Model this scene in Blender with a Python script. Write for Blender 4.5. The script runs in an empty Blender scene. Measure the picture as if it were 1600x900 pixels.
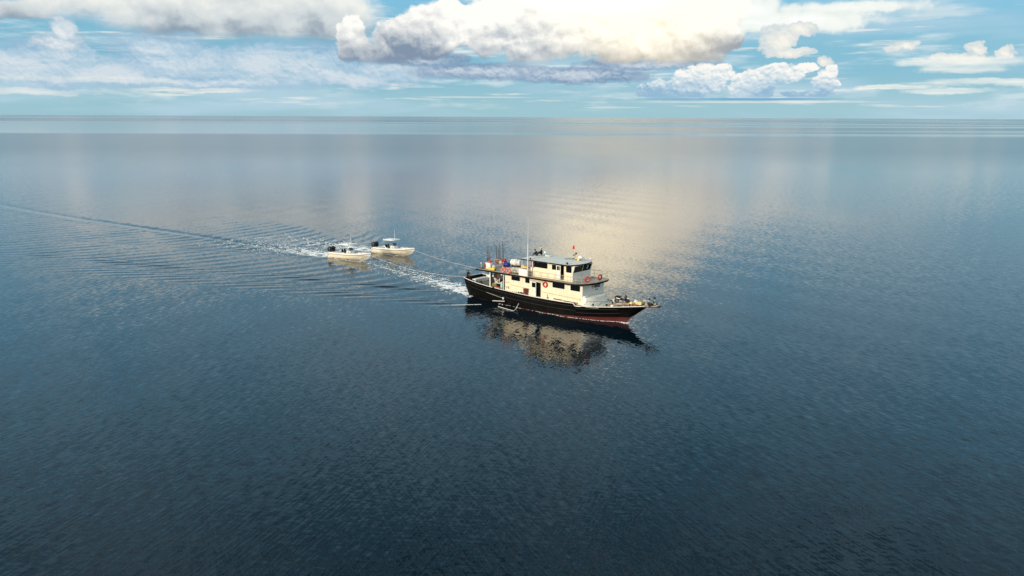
import bpy, bmesh, math, random
import numpy as np
from mathutils import Vector, Matrix
R = math.radians
sc = bpy.context.scene
COL = sc.collection
random.seed(7)
rng = np.random.default_rng(11)

# ------------------------------------------------------------------ camera
CAM_H = 25.5
PITCH = math.atan(267.5 / 1300.0)
cam_d = bpy.data.cameras.new('camera')
cam_d.sensor_width = 36.0
cam_d.lens = 36.0 * 1300.0 / 1600.0
cam_d.clip_start = 0.5
cam_d.clip_end = 200000.0
cam = bpy.data.objects.new('camera', cam_d)
COL.objects.link(cam)
cam.matrix_world = (Matrix.Translation((0, 0, CAM_H)) @ Matrix.Rotation(R(90) - PITCH, 4, 'X')
                    @ Matrix.Rotation(R(0.25), 4, 'Z'))
sc.camera = cam

# ------------------------------------------------------------------ render / exposure
sc.view_settings.view_transform = 'Standard'
sc.view_settings.look = 'None'
sc.view_settings.exposure = 0.08
sc.view_settings.gamma = 1.0
sc.cycles.use_denoising = True
sc.cycles.max_bounces = 6
sc.cycles.diffuse_bounces = 2
sc.cycles.glossy_bounces = 4
sc.cycles.caustics_reflective = False
sc.cycles.caustics_refractive = False

# ------------------------------------------------------------------ sun
SUN_AZ, SUN_EL = R(-128), R(17)      # azimuth clockwise from +Y: behind the camera, to its left
sun_dir = Vector((math.sin(SUN_AZ) * math.cos(SUN_EL), math.cos(SUN_AZ) * math.cos(SUN_EL), math.sin(SUN_EL)))
sun_d = bpy.data.lights.new('sun', 'SUN')
sun_d.energy = 3.6
sun_d.angle = R(11)
sun_d.color = (1.0, 0.88, 0.70)
sun = bpy.data.objects.new('sun', sun_d)
COL.objects.link(sun)
sun.rotation_euler = sun_dir.to_track_quat('Z', 'Y').to_euler()

# ------------------------------------------------------------------ node helper
class G:
    """tiny expression builder for shader node trees"""
    def __init__(s, nt): s.nt = nt
    def new(s, t, **k):
        n = s.nt.nodes.new(t)
        for a, b in k.items(): setattr(n, a, b)
        return n
    def put(s, sock, v):
        if isinstance(v, E): s.nt.links.new(v.o, sock)
        elif isinstance(v, bpy.types.NodeSocket): s.nt.links.new(v, sock)
        else: sock.default_value = v
    def m(s, op, *a, clamp=False):
        n = s.new('ShaderNodeMath', operation=op, use_clamp=clamp)
        for i, v in enumerate(a): s.put(n.inputs[i], v)
        return E(s, n.outputs[0])
    def v(s, op, *a, out=0):
        n = s.new('ShaderNodeVectorMath', operation=op)
        for i, x in enumerate(a): s.put(n.inputs[i], x)
        return E(s, n.outputs[out])
    def scale(s, a, f):
        n = s.new('ShaderNodeVectorMath', operation='SCALE')
        s.put(n.inputs[0], a); s.put(n.inputs[3], f)
        return E(s, n.outputs[0])
    def xyz(s, x, y, z=0.0):
        n = s.new('ShaderNodeCombineXYZ')
        for i, q in enumerate((x, y, z)): s.put(n.inputs[i], q)
        return E(s, n.outputs[0])
    def sep(s, v):
        n = s.new('ShaderNodeSeparateXYZ'); s.put(n.inputs[0], v)
        return [E(s, n.outputs[i]) for i in range(3)]
    def noise(s, vec, scale=1.0, detail=2.0, rough=0.5, dist=0.0, dims='3D', color=False, lac=2.0):
        n = s.new('ShaderNodeTexNoise', noise_dimensions=dims)
        s.put(n.inputs['Vector'], vec)
        n.inputs['Scale'].default_value = scale; n.inputs['Detail'].default_value = detail
        n.inputs['Roughness'].default_value = rough; n.inputs['Distortion'].default_value = dist
        n.inputs['Lacunarity'].default_value = lac
        return E(s, n.outputs[1 if color else 0])
    def vor(s, vec, scale=1.0, detail=0.0, rough=0.5, feature='F1', dims='3D', smooth=0.3):
        n = s.new('ShaderNodeTexVoronoi', voronoi_dimensions=dims, feature=feature, normalize=True)
        s.put(n.inputs['Vector'], vec)
        n.inputs['Scale'].default_value = scale; n.inputs['Detail'].default_value = detail
        n.inputs['Roughness'].default_value = rough
        if feature == 'SMOOTH_F1': n.inputs['Smoothness'].default_value = smooth
        return E(s, n.outputs[0])
    def ss(s, x, a, b, lo=0.0, hi=1.0):
        n = s.new('ShaderNodeMapRange', interpolation_type='SMOOTHSTEP')
        for i, q in enumerate((x, a, b, lo, hi)): s.put(n.inputs[i], q)
        return E(s, n.outputs[0])
    def lin(s, x, a, b, lo=0.0, hi=1.0):
        n = s.new('ShaderNodeMapRange')
        for i, q in enumerate((x, a, b, lo, hi)): s.put(n.inputs[i], q)
        return E(s, n.outputs[0])
    def mix(s, f, a, b, mode='MIX'):
        n = s.new('ShaderNodeMix', data_type='RGBA', blend_type=mode)
        s.put(n.inputs[0], f)
        for i, q in ((6, a), (7, b)):
            if isinstance(q, tuple): q = tuple(q) + ((1.0,) if len(q) == 3 else ())
            s.put(n.inputs[i], q)
        return E(s, n.outputs[2])

class E:
    def __init__(s, g, o): s.g, s.o = g, o
    def __add__(s, b): return s.g.m('ADD', s, b)
    __radd__ = __add__
    def __mul__(s, b): return s.g.m('MULTIPLY', s, b)
    __rmul__ = __mul__
    def __sub__(s, b): return s.g.m('SUBTRACT', s, b)
    def __rsub__(s, b): return s.g.m('SUBTRACT', b, s)
    def __truediv__(s, b): return s.g.m('DIVIDE', s, b)
    def max(s, b): return s.g.m('MAXIMUM', s, b)
    def min(s, b): return s.g.m('MINIMUM', s, b)

def srgb(r, g, b):
    return tuple(((c / 255) / 12.92 if c / 255 <= 0.04045 else (((c / 255) + 0.055) / 1.055) ** 2.4) for c in (r, g, b))

# ------------------------------------------------------------------ sky
# view bearing/elevation (degrees) of a spot in the sky, used to say where each cloud stands
def sky_at(px, py):
    u, v = (px - 800) / 1300.0, -(py - 450) / 1300.0
    c, s = math.cos(R(0.25)), math.sin(R(0.25))
    u, v = u * c - v * s, u * s + v * c
    d = Vector((u, math.cos(PITCH) + v * math.sin(PITCH), -math.sin(PITCH) + v * math.cos(PITCH))).normalized()
    return math.degrees(math.atan2(d.x, d.y)), math.degrees(math.asin(d.z))
PXD = 1300 * math.pi / 180      # ~22.7 pixels a degree

world = bpy.data.worlds.new('World')
sc.world = world
world.use_nodes = True
world.cycles.sampling_method = 'MANUAL'
world.cycles.sample_map_resolution = 512
nt = world.node_tree
nt.nodes.clear()
g = G(nt)
tc = g.new('ShaderNodeTexCoord')
dvec = E(g, tc.outputs['Generated'])
dx, dy, dz = g.sep(g.v('NORMALIZE', dvec))
az = g.m('ARCTAN2', dx, dy) * 57.2958
el = g.m('ARCSINE', dz) * 57.2958
P = g.xyz(az, el)                       # degrees of bearing and height

nish = g.new('ShaderNodeTexSky', sky_type='NISHITA')
nish.sun_disc = False
nish.sun_elevation = SUN_EL
nish.sun_rotation = SUN_AZ
nish.altitude = 20.0
nish_c = E(g, nish.outputs[0])

def c10(t): return tuple(10.0 * q for q in t)      # colours below are for a background strength of 0.1
# clear air: pale turquoise at the horizon, deeper blue above, over the physical sky
ramp = g.mix(g.ss(el, 0.0, 3.2), c10(srgb(156, 203, 218)), c10(srgb(114, 182, 212)))
ramp = g.mix(g.ss(el, 4.0, 11.0), ramp, c10(srgb(124, 198, 236)))
ramp = g.mix(g.ss(el, 17.0, 36.0), ramp, c10(srgb(54, 102, 126)))
sky = g.mix(0.82, nish_c, ramp)

# slow variation and thin high cloud drawn out along the horizon
wp = g.xyz(az * 0.055, el * 0.42)
big = g.noise(wp, 1.0, 3.0, 0.55)
sky = g.mix(g.ss(big, 0.44, 0.68) * 0.85, sky, c10(srgb(178, 206, 222)))
st = g.noise(g.xyz(az * 0.17 + 7.3, el * 1.05), 1.0, 5.0, 0.58, 0.0)
sky = g.mix(g.ss(st, 0.50, 0.70) * g.ss(el, 0.15, 1.0) * 0.75, sky, c10(srgb(206, 222, 228)))
st2 = g.noise(g.xyz(az * 0.16 - 3.1, el * 2.2 + 4.0), 1.0, 4.0, 0.6, 0.0)
sky = g.mix(g.ss(st2, 0.56, 0.70) * g.ss(el, 0.3, 0.9) * g.ss(el, 14.0, 7.0) * 0.8, sky, c10(srgb(228, 232, 228)))

def blob_field(items, p):
    """max over ellipses given in pixels: (cx, cy, rx, ry) -> 1 at the centre, 0 on the outline"""
    out = None
    for (cx, cy, rx, ry) in items:
        a, e = sky_at(cx, cy)
        q = g.v('MULTIPLY', g.v('SUBTRACT', p, (a, e, 0)), (PXD / rx, PXD / ry, 0))
        r = 1.0 - g.v('LENGTH', q, out=1)
        if out is None: out = r
        else:
            n = g.new('ShaderNodeMath', operation='SMOOTH_MAX')
            g.put(n.inputs[0], out); g.put(n.inputs[1], r); n.inputs[2].default_value = 0.22
            out = E(g, n.outputs[0])
    return out

warp_n = g.v('SUBTRACT', g.noise(P, 0.55, 4.0, 0.6, color=True), (0.5, 0.5, 0.5))     # one turbulence field bends every cloud
Pw = g.v('ADD', P, g.v('MULTIPLY', warp_n, (1.3, 0.65, 0)))

broad = g.noise(g.xyz(az * 0.22 + 2.0, el * 0.34), 1.0, 2.0, 0.5, dims='2D') - 0.5

def puffs(p, s):
    q = g.v('MULTIPLY', p, (s, s * 1.25, 0))
    a = g.vor(q, 1.0, 2.0, 0.5, dims='2D')
    b = g.noise(q, 1.9, 4.0, 0.6, dims='2D')
    return (1.0 - a) * 0.65 + b * 0.55          # about 0.3 .. 1.1
def field(s, off):
    p = g.v('ADD', Pw, off)
    return puffs(p, s), puffs(g.v('ADD', p, (0.09 / s * 0.6, 0.24 / s * 0.6, 0)), s)
BIG_F = field(0.40, (3.1, 1.7, 0))
FINE_F = field(1.10, (7.7, 4.9, 0))

def layer(col, items, amp, fld=None, edge=(0.0, 0.16), soft_base=0.25, hspan=3.0, low=(150, 168, 186), mid=(214, 222, 226),
          top=(246, 246, 240), opacity=1.0, relief=1.6, base=None, glow=None, bend=(2.6, 1.3), bias=0.0):
    pw = g.v('ADD', P, g.v('MULTIPLY', warp_n, (bend[0], bend[1], 0)))
    env = blob_field(items, pw)
    if fld is None:                                 # plain drawn-out bars
        f = env + (st - 0.5) * amp
        return g.mix(g.ss(f, edge[0], edge[1]) * opacity * g.lin(st2 * 0.6 + st * 0.4, 0.36, 0.60, 0.25, 1.0), col, c10(srgb(*mid)))
    b0, b1 = fld
    f = env + (b0 - 0.72) * amp
    mask = g.ss(f, edge[0], edge[1])
    if base is not None:
        a0, e0 = sky_at(800, base)
        wob = (big - 0.5) * 0.5
        mask = mask * g.ss(el, wob + (e0 - soft_base * 0.5), wob + (e0 + soft_base))
        hgt = (el - e0) / hspan
    else:
        hgt = g.lin(env, 0.0, 0.9)
    lit = hgt * 0.85 + (b0 - b1) * relief * g.lin(hgt, 0.0, 0.5, 0.25, 1.0) + (b0 - 0.72) * 0.45 + broad * 0.9 + bias
    c = g.mix(g.ss(lit, -0.05, 0.5), c10(srgb(*low)), c10(srgb(*mid)))
    c = g.mix(g.ss(lit, 0.35, 1.0), c, c10(srgb(*top)))
    if glow is not None: c = glow(c, lit)
    return g.mix(mask * opacity, col, c)

ga, ge = sky_at(1010, 0)
gd = g.v('LENGTH', g.v('MULTIPLY', g.v('SUBTRACT', P, (ga, ge - 0.5, 0)), (1 / 8.0, 1 / 6.0, 0)), out=1)
glow_f = g.ss(gd, 1.15, 0.0)
def sun_glow(c, lit):
    warm = g.mix(g.ss(lit, 0.0, 0.8), c10(srgb(238, 223, 192)), c10((1.18, 1.08, 0.88)))
    return g.mix(glow_f, c, warm)

# lavender-grey broken cloud, left
sky = layer(sky, [(90, 85, 60, 30), (60, 110, 110, 24), (250, 75, 60, 24), (300, 100, 130, 28), (410, 100, 95, 30), (480, 98, 90, 30),
                  (540, 122, 120, 15), (620, 108, 80, 24), (170, 115, 120, 18), (40, 95, 120, 22), (350, 128, 150, 12)], 1.1, FINE_F, edge=(-0.25, 0.4), low=(148, 180, 206), mid=(180, 203, 220),
            top=(218, 224, 230), opacity=0.8, relief=1.0)
sky = layer(sky, [(97, 43, 18, 15), (85, 62, 40, 13)], 0.8, FINE_F, edge=(-0.05, 0.3), low=(178, 198, 212), mid=(206, 216, 224), top=(232, 236, 236), relief=1.4, opacity=0.9)
# grey-blue shelf under the great cloud
sky = layer(sky, [(760, 112, 130, 14), (900, 118, 120, 14), (1010, 100, 110, 9), (660, 92, 80, 12)], 0.6, FINE_F, edge=(-0.1, 0.35),
            low=(118, 146, 176), mid=(158, 178, 200), top=(200, 210, 220), relief=1.3, opacity=0.95, bend=(2.6, 0.6))
# high bright sheet, right of the glow
sky = layer(sky, [(1270, 30, 130, 18), (1200, 36, 90, 14), (1330, 12, 120, 12), (1180, 20, 60, 30)], 0.8, BIG_F, edge=(-0.05, 0.5), low=(226, 234, 232), mid=(244, 246, 238),
            top=(255, 255, 250), relief=0.8, opacity=0.9, bend=(5.0, 1.0))
# left overhead cloud with a dark base
sky = layer(sky, [(250, -10, 200, 50), (420, 0, 170, 58), (500, 20, 90, 50), (330, 25, 150, 38), (30, 12, 60, 16)], 0.55, BIG_F, edge=(-0.06, 0.4),
            base=70, soft_base=0.6, hspan=2.6, low=(138, 156, 172), mid=(204, 212, 215), top=(236, 238, 232), relief=0.55)
# the great cumulus
sky = layer(sky, [(622, 62, 40, 36), (665, 50, 50, 44), (700, 34, 40, 40), (770, 38, 60, 46), (830, 44, 80, 55), (960, 30, 110, 66), (1060, 38, 90, 58), (1118, 52, 40, 42),
                  (1148, 10, 26, 30), (548, 60, 22, 40), (585, 85, 45, 20), (1010, -40, 110, 46)], 0.66, BIG_F, edge=(-0.03, 0.15),
            base=101, soft_base=0.4, hspan=2.7, low=(128, 146, 168), mid=(198, 204, 208), top=(252, 250, 244), relief=1.35, glow=sun_glow, bend=(2.0, 1.3))
# row of small cumulus at right, and single puffs
sky = layer(sky, [(1040, 142, 48, 16), (1090, 126, 42, 26), (1130, 112, 20, 12), (1172, 136, 36, 24), (1215, 116, 42, 15), (1262, 106, 20, 6), (1290, 128, 15, 20),
                  (1300, 112, 8, 12), (1260, 148, 40, 6)], 0.6, FINE_F, edge=(-0.02, 0.16), base=153, soft_base=0.16, hspan=1.8,
            low=(146, 182, 208), mid=(196, 214, 225), top=(246, 244, 238), relief=1.5, bend=(1.6, 0.9))
sky = layer(sky, [(1212, 62, 24, 26), (1250, 46, 28, 12), (1230, 84, 34, 9), (1290, 95, 16, 8), (1524, 76, 15, 10), (1500, 90, 40, 7), (1412, 74, 26, 6), (1575, 82, 14, 8)], 0.6, FINE_F, edge=(0.0, 0.18),
            low=(196, 210, 216), mid=(226, 228, 224), top=(248, 242, 230), relief=1.2, opacity=0.92)
# bright streaks low at right
sky = layer(sky, [(1520, 96, 90, 10), (1500, 108, 60, 9), (1560, 128, 130, 6), (1480, 143, 70, 4), (1400, 136, 60, 4)], 1.6, None, edge=(-0.1, 0.45),
            mid=(240, 241, 234), opacity=0.85, bend=(3.0, 0.5))
# thin dark and light bars over the horizon
sky = layer(sky, [(1150, 155.0, 190, 2.2)], 0.3, None, edge=(0.0, 0.5), mid=(92, 156, 196), opacity=0.8, bend=(1, 0.02))
sky = layer(sky, [(1180, 159.5, 230, 1.8), (760, 152, 120, 1.6), (960, 168, 60, 1.5)], 0.6, None, edge=(0.0, 0.5), mid=(232, 230, 226), opacity=0.75, bend=(1, 0.04))
sky = layer(sky, [(140, 124, 160, 5), (300, 141, 110, 4.5), (80, 143, 130, 4.5)], 1.4, None, edge=(-0.1, 0.5), mid=(232, 233, 228), opacity=0.6, bend=(3, 0.7))
# broken cloud that carries on above and around
up = g.noise(g.v('MULTIPLY', g.v('NORMALIZE', dvec), (2.2, 2.2, 5.0)), 1.6, 4.0, 0.58, 0.0)
rest = g.ss(el, 7.6, 13.0).max(g.ss(g.m('ABSOLUTE', az), 34.0, 48.0) * g.ss(el, 0.8, 3.0))
sky = g.mix(g.ss(up, 0.47, 0.66) * rest * 0.3, sky, c10(srgb(184, 208, 222)))
# unseen cloud outside the view, added thick and pale to whiten the fill light
wide = g.ss(g.m('ABSOLUTE', az), 42.0, 85.0) * g.ss(el, 2.0, 14.0)
sky = g.mix(g.ss(up, 0.36, 0.60) * wide * 0.85, sky, c10(srgb(236, 236, 230)))
# the sunlit towers of the great cloud above the frame
gt = g.v('LENGTH', g.v('MULTIPLY', g.v('SUBTRACT', P, (5.4, 8.5, 0)), (1 / 4.4, 1 / 6.5, 0)), out=1) + (big - 0.5) * 0.8
sky = g.mix(g.ss(gt, 1.45, 0.1) * g.ss(el, 6.0, 8.5) * 0.95, sky, c10((2.0, 1.72, 1.24)))

bg = g.new('ShaderNodeBackground')
bg.inputs[1].default_value = 0.1
g.put(bg.inputs[0], sky)
wo = g.new('ShaderNodeOutputWorld')
nt.links.new(bg.outputs[0], wo.inputs[0])

# ------------------------------------------------------------------ object helpers
def tag(o, label=None, cat=None, group=None, kind=None):
    if label: o['label'] = label
    if cat: o['category'] = cat
    if group: o['group'] = group
    if kind: o['kind'] = kind
    return o

# ------------------------------------------------------------------ where things are
SHIP_A = R(-40.5)
SHIP_O = Vector((-5.827, 119.99, 0.0))          # stern end of the waterline, on the centreline
SF = np.array([math.cos(SHIP_A), math.sin(SHIP_A)])
SP = np.array([-math.sin(SHIP_A), math.cos(SHIP_A)])
BOAT_A = R(-38.0)
BOATS = [((-33.3, 152.6), BOAT_A), ((-26.2, 158.6), BOAT_A)]      # stern, on the water

# ------------------------------------------------------------------ the water's surface: swell left by the three boats
def kelvin(X, Y, k0, amp, lam_min, r0=4.0):
    """stationary ship-wave pattern, X metres astern, Y metres abeam (method of stationary phase)"""
    Xp = np.maximum(X, 0.05); Ya = np.maximum(np.abs(Y), 0.02)
    disc = Xp * Xp - 8 * Ya * Ya
    sq = np.sqrt(np.maximum(disc, 0.0))
    out = np.zeros_like(X)
    rr = np.sqrt(Xp * Xp + Ya * Ya)
    outside = np.exp(-np.maximum(Ya - Xp / 2.83, 0) ** 2 / (0.5 + 0.02 * Xp))
    for sgn, w in ((1, 0.6), (-1, 1.0)):
        t = (Xp + sgn * -sq) / (4 * Ya) if sgn == 1 else (Xp + sq) / (4 * Ya)
        k = k0 * (1 + t * t)
        ph = k0 * np.sqrt(1 + t * t) * (Xp - Ya * t)
        damp = np.exp(-(lam_min * k / (2 * np.pi)) ** 2)
        out += w * damp * np.cos(ph + sgn * np.pi / 4)
    return amp * out * outside * (r0 / (rr + r0)) ** 0.42 * np.clip(X / 2.0, 0, 1)

def local(px, py, ox, oy, a):
    dx, dy = px - ox, py - oy
    return dx * math.cos(a) + dy * math.sin(a), -dx * math.sin(a) + dy * math.cos(a)

def eta(x, y):
    lx, ly = local(x, y, SHIP_O.x, SHIP_O.y, SHIP_A)
    h = kelvin(26.0 - lx, ly, 1.55, 0.09, 1.05)
    h += kelvin(3.0 - lx, ly, 1.55, 0.11, 1.0)
    for (bx, by), a in BOATS:
        ux, uy = local(x, y, bx, by, a)
        h += kelvin(9.0 - ux, uy, 1.55, 0.05, 0.95)
        h += kelvin(0.5 - ux, uy, 1.55, 0.06, 0.95)
    # the long crease left along the near side of the tow
    ux, uy = local(x, y, BOATS[0][0][0], BOATS[0][0][1], BOAT_A)
    s = -ux
    off = uy + 1.6 - 0.9 * np.sin(s * 0.045)
    cw = 1.0 + 0.006 * np.maximum(s, 0)
    crease = (0.08 * np.exp(-((off + 1.7 * cw) / (1.1 * cw)) ** 2) - 0.17 * np.exp(-(off / (0.85 * cw)) ** 2)) * np.clip(s / 4, 0, 1) * np.exp(-np.maximum(s - 70, 0) / 90)
    fade = np.clip((240 - y) / 60, 0, 1) * np.clip((x + 165) / 95, 0, 1) ** 1.3
    # gusts and crossing ripples break the crests up unevenly
    br = 0.66 + 0.42 * np.sin(x * 0.21 + 1.3 * np.sin(y * 0.13)) * np.sin(y * 0.17 + 0.9 * np.sin(x * 0.11)) + 0.18 * np.sin(x * 0.63 + y * 0.41)
    # low swell running under everything
    sw = 0.012 * np.sin(0.42 * x + 0.31 * y + 1.5 * np.sin(0.05 * y)) + 0.010 * np.sin(-0.55 * x + 0.22 * y + 1.2 * np.sin(0.04 * x))
    return h * fade * br + crease * (0.7 + 0.3 * br) * np.clip((275 - y) / 30, 0, 1) + sw * np.clip((400 - y) / 200, 0, 1) * np.clip((300 - np.abs(x)) / 150, 0, 1)

def wake_off(s): return 0.27 * s - 0.0012 * s * s       # the ship has swung a little to starboard: her wake trails to port

def churn(x, y):
    """0..1: broken, aerated water astern of the ship and of the two boats"""
    lx, ly = local(x, y, SHIP_O.x, SHIP_O.y, SHIP_A)
    s = 1.5 - lx
    a = np.exp(-((ly + 0.2 - wake_off(np.clip(s, 0, 60))) / (1.8 + 0.09 * s)) ** 2) * np.clip(s / 1.5, 0, 1) * np.exp(-np.maximum(s - 8, 0) / 18)
    for ((bx, by), an), L, g_ in zip(BOATS, (26.0, 22.0), (0.95, 0.9)):
        ux, uy = local(x, y, bx, by, an)
        s = 0.6 - ux
        b = np.exp(-((uy - 0.03 * s) / (1.2 + 0.11 * s)) ** 2) * np.clip(s / 0.8, 0, 1) * np.exp(-np.maximum(s - 4, 0) / L) * g_
        a = np.maximum(a, b)
    return a

def axis(fine0, fine1, step, far0, far1, grow=1.09):
    mid = list(np.arange(fine0, fine1 + 1e-6, step))
    a, b, d = [], [], step
    v = fine1
    while v < far1: d *= grow; v += d; b.append(v)
    v, d = fine0, step
    while v > far0: d *= grow; v -= d; a.append(v)
    return np.array(a[::-1] + mid + b)

def grid_mesh(name, X, Y, Z, attrs):
    ny, nx = X.shape
    me = bpy.data.meshes.new(name)
    me.vertices.add(nx * ny)
    me.vertices.foreach_set('co', np.stack([X, Y, Z], -1).astype(np.float32).ravel())
    i = np.arange((ny - 1) * (nx - 1)); r, c = i // (nx - 1), i % (nx - 1)
    q = np.stack([r * nx + c, r * nx + c + 1, (r + 1) * nx + c + 1, (r + 1) * nx + c], -1)
    me.loops.add(q.size); me.loops.foreach_set('vertex_index', q.ravel().astype(np.int32))
    me.polygons.add(len(q)); me.polygons.foreach_set('loop_start', (np.arange(len(q)) * 4).astype(np.int32))
    me.update(calc_edges=True)
    me.polygons.foreach_set('use_smooth', np.ones(len(q), bool))
    for k, v in attrs.items():
        at = me.attributes.new(k, 'FLOAT', 'POINT'); at.data.foreach_set('value', v.astype(np.float32).ravel())
    o = bpy.data.objects.new(name, me); COL.objects.link(o)
    return o

xs = axis(-150, 30, 0.25, -90000, 90000)
ys = axis(88, 246, 0.25, -90000, 90000)
GX, GY = np.meshgrid(xs, ys)
water = grid_mesh('sea_water', GX, GY, eta(GX, GY), {'churn': churn(GX, GY)})
tag(water, 'dark blue open sea, calm with fine crossing ripples', None, None, 'structure')

wm = bpy.data.materials.new('sea_water')
wm.use_nodes = True
nt = wm.node_tree; nt.nodes.clear(); g = G(nt)
geo = g.new('ShaderNodeNewGeometry')
pos = E(g, geo.outputs['Position'])
ppx, ppy, ppz = g.sep(pos)
att = g.new('ShaderNodeAttribute', attribute_name='churn')
ch = E(g, att.outputs['Fac'])

def train(deg, lam, aspect, amp, detail, seed):
    """one family of ripples: crests run at `deg` from +Y; returns its slope as a vector"""
    c = (math.sin(R(deg)), math.cos(R(deg))); k = (math.cos(R(deg)), -math.sin(R(deg)))
    u = (ppx * k[0] + ppy * k[1]) * (1 / lam)
    w = (ppx * c[0] + ppy * c[1]) * (1 / (lam * aspect))
    n = g.noise(g.xyz(u + seed, w), 1.0, detail, 0.55, dims='2D')
    return n - 0.5, k, amp
wind = g.noise(g.xyz(ppx * 0.012, ppy * 0.006), 1.0, 3.0, 0.5, dims='2D')          # broad gusts
gust = g.lin(wind, 0.3, 0.7, 0.6, 1.3)
# glassy lanes far out, drawn across the view
lane = g.noise(g.xyz(ppx * 0.00022 + 3.3, ppy * 0.0013), 1.0, 4.0, 0.6, dims='2D')
calm = g.ss(lane, 0.46, 0.55) * g.ss(ppy, 1120.0, 1330.0)
edge_l = g.ss(ppy - ppx * 0.06, 1235.0, 1262.0) * g.ss(ppx, 500.0, -500.0) * g.ss(ppy, 3800.0, 2600.0)
calm = calm.max(edge_l * 0.95)
far = g.ss(ppy, 85.0, 380.0)          # beyond this the ripples are finer than the eye can tell apart: the gloss takes over
amp_all = gust * (1.0 - calm * 0.86) * (1.0 - far * 0.15)
sx = None
for (n, k, a) in (train(19, 0.19, 9.0, 0.17, 1.0, 0.0), train(-25, 0.20, 9.0, 0.17, 1.0, 31.7), train(-6, 0.9, 4.0, 0.07, 1.0, 11.1),
                  train(95, 0.30, 2.5, 0.09, 1.0, 57.3)):
    vx, vy = n * (a * k[0]), n * (a * k[1])
    sx, sy = (vx, vy) if sx is None else (sx + vx, sy + vy)
cn = g.noise(g.xyz(ppx * 1.1, ppy * 1.1), 1.6, 3.0, 0.6, dims='2D', color=True)
cx, cy, cz = g.sep(cn)
sx = sx * amp_all + (cx - 0.5) * ch * 1.1
sy = sy * amp_all + (cy - 0.5) * ch * 1.1
slope = g.xyz(sx * -1.0, sy * -1.0, 0.0)
nrm = g.v('NORMALIZE', g.v('ADD', E(g, geo.outputs['Normal']), slope))
fo = g.noise(g.xyz(ppx * 0.9, ppy * 0.9), 1.5, 5.0, 0.68, dims='2D')
foam = g.ss(fo + ch * 0.42, 0.78, 0.98) * g.ss(ch, 0.05, 0.25)
pr = g.new('ShaderNodeBsdfPrincipled')
base = g.mix(ch * 0.25, (0.001, 0.008, 0.0145), (0.03, 0.075, 0.09))
g.put(pr.inputs['Base Color'], g.mix(foam, base, (0.72, 0.76, 0.76)))
g.put(pr.inputs['Roughness'], (0.05 + (g.ss(ppy, 200.0, 700.0) * 0.115 + g.ss(ppy, 1700.0, 5000.0) * 0.04) * (1.0 - calm * 0.8)).max(foam * 0.6))
pr.inputs['IOR'].default_value = 1.333
g.put(pr.inputs['Normal'], nrm)
mo = g.new('ShaderNodeOutputMaterial'); nt.links.new(pr.outputs[0], mo.inputs[0])
water.data.materials.append(wm)

# ------------------------------------------------------------------ materials
MATS = {}
def mat(name, col, rough=0.5, metal=0.0, var=0.06, scale=3.0, dirt=None, dirt_amt=0.0, dirt_scale=1.5, bump=0.0, spec=0.5, emit=None, coat=0.0):
    """paint, plastic, wood ...: base colour with slight uneven fading, wear and fine relief"""
    if name in MATS: return MATS[name]
    m = bpy.data.materials.new(name); m.use_nodes = True
    nt = m.node_tree; nt.nodes.clear(); g = G(nt)
    t = g.new('ShaderNodeTexCoord'); p = E(g, t.outputs['Object'])
    n = g.noise(p, scale, 4.0, 0.6)
    c = g.mix(g.lin(n, 0.3, 0.7), tuple(max(0, q * (1 - var)) for q in col), tuple(min(1, q * (1 + var)) for q in col))
    if dirt:
        st = g.noise(g.v('MULTIPLY', p, (dirt_scale * 3, dirt_scale * 3, dirt_scale * 0.6)), 1.0, 5.0, 0.65)
        c = g.mix(g.ss(st, 0.52, 0.74) * dirt_amt, c, dirt)
    b = g.new('ShaderNodeBsdfPrincipled')
    g.put(b.inputs['Base Color'], c)
    g.put(b.inputs['Roughness'], g.lin(n, 0.25, 0.75, max(0.02, rough - 0.08), min(1, rough + 0.1)))
    b.inputs['Metallic'].default_value = metal
    b.inputs['Specular IOR Level'].default_value = spec
    if coat: b.inputs['Coat Weight'].default_value = coat
    if bump:
        bn = g.new('ShaderNodeBump'); bn.inputs['Strength'].default_value = bump; bn.inputs['Distance'].default_value = 0.02
        g.put(bn.inputs['Height'], g.noise(p, scale * 6, 3.0, 0.6)); nt.links.new(bn.outputs[0], b.inputs['Normal'])
    o = g.new('ShaderNodeOutputMaterial'); nt.links.new(b.outputs[0], o.inputs[0])
    MATS[name] = m
    return m
def plank_mat(name, c1, c2, width, axis_=1, rough=0.75):
    if name in MATS: return MATS[name]
    m = bpy.data.materials.new(name); m.use_nodes = True
    nt = m.node_tree; nt.nodes.clear(); g = G(nt)
    t = g.new('ShaderNodeTexCoord'); p = E(g, t.outputs['Object']); x, y, z = g.sep(p)
    q = (y if axis_ else x) / width
    idn = g.m('FLOOR', q); fr = g.m('FRACT', q)
    wn = g.new('ShaderNodeTexWhiteNoise', noise_dimensions='1D'); g.put(wn.inputs['W'], idn)
    n = g.noise(g.v('MULTIPLY', p, (1.2, 9.0, 3.0) if axis_ else (9.0, 1.2, 3.0)), 1.0, 5.0, 0.65)
    c = g.mix(g.lin(n, 0.3, 0.7) * 0.7 + E(g, wn.outputs[0]) * 0.3, c1, c2)
    c = g.mix(g.ss(fr, 0.07, 0.0) * 0.8, c, (0.02, 0.015, 0.01))
    c = g.mix(g.ss(g.noise(p, 0.9, 5.0, 0.6), 0.5, 0.7) * 0.5, c, tuple(a * 0.55 for a in c1))
    b = g.new('ShaderNodeBsdfPrincipled'); g.put(b.inputs['Base Color'], c); b.inputs['Roughness'].default_value = rough
    o = g.new('ShaderNodeOutputMaterial'); nt.links.new(b.outputs[0], o.inputs[0])
    MATS[name] = m
    return m

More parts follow.
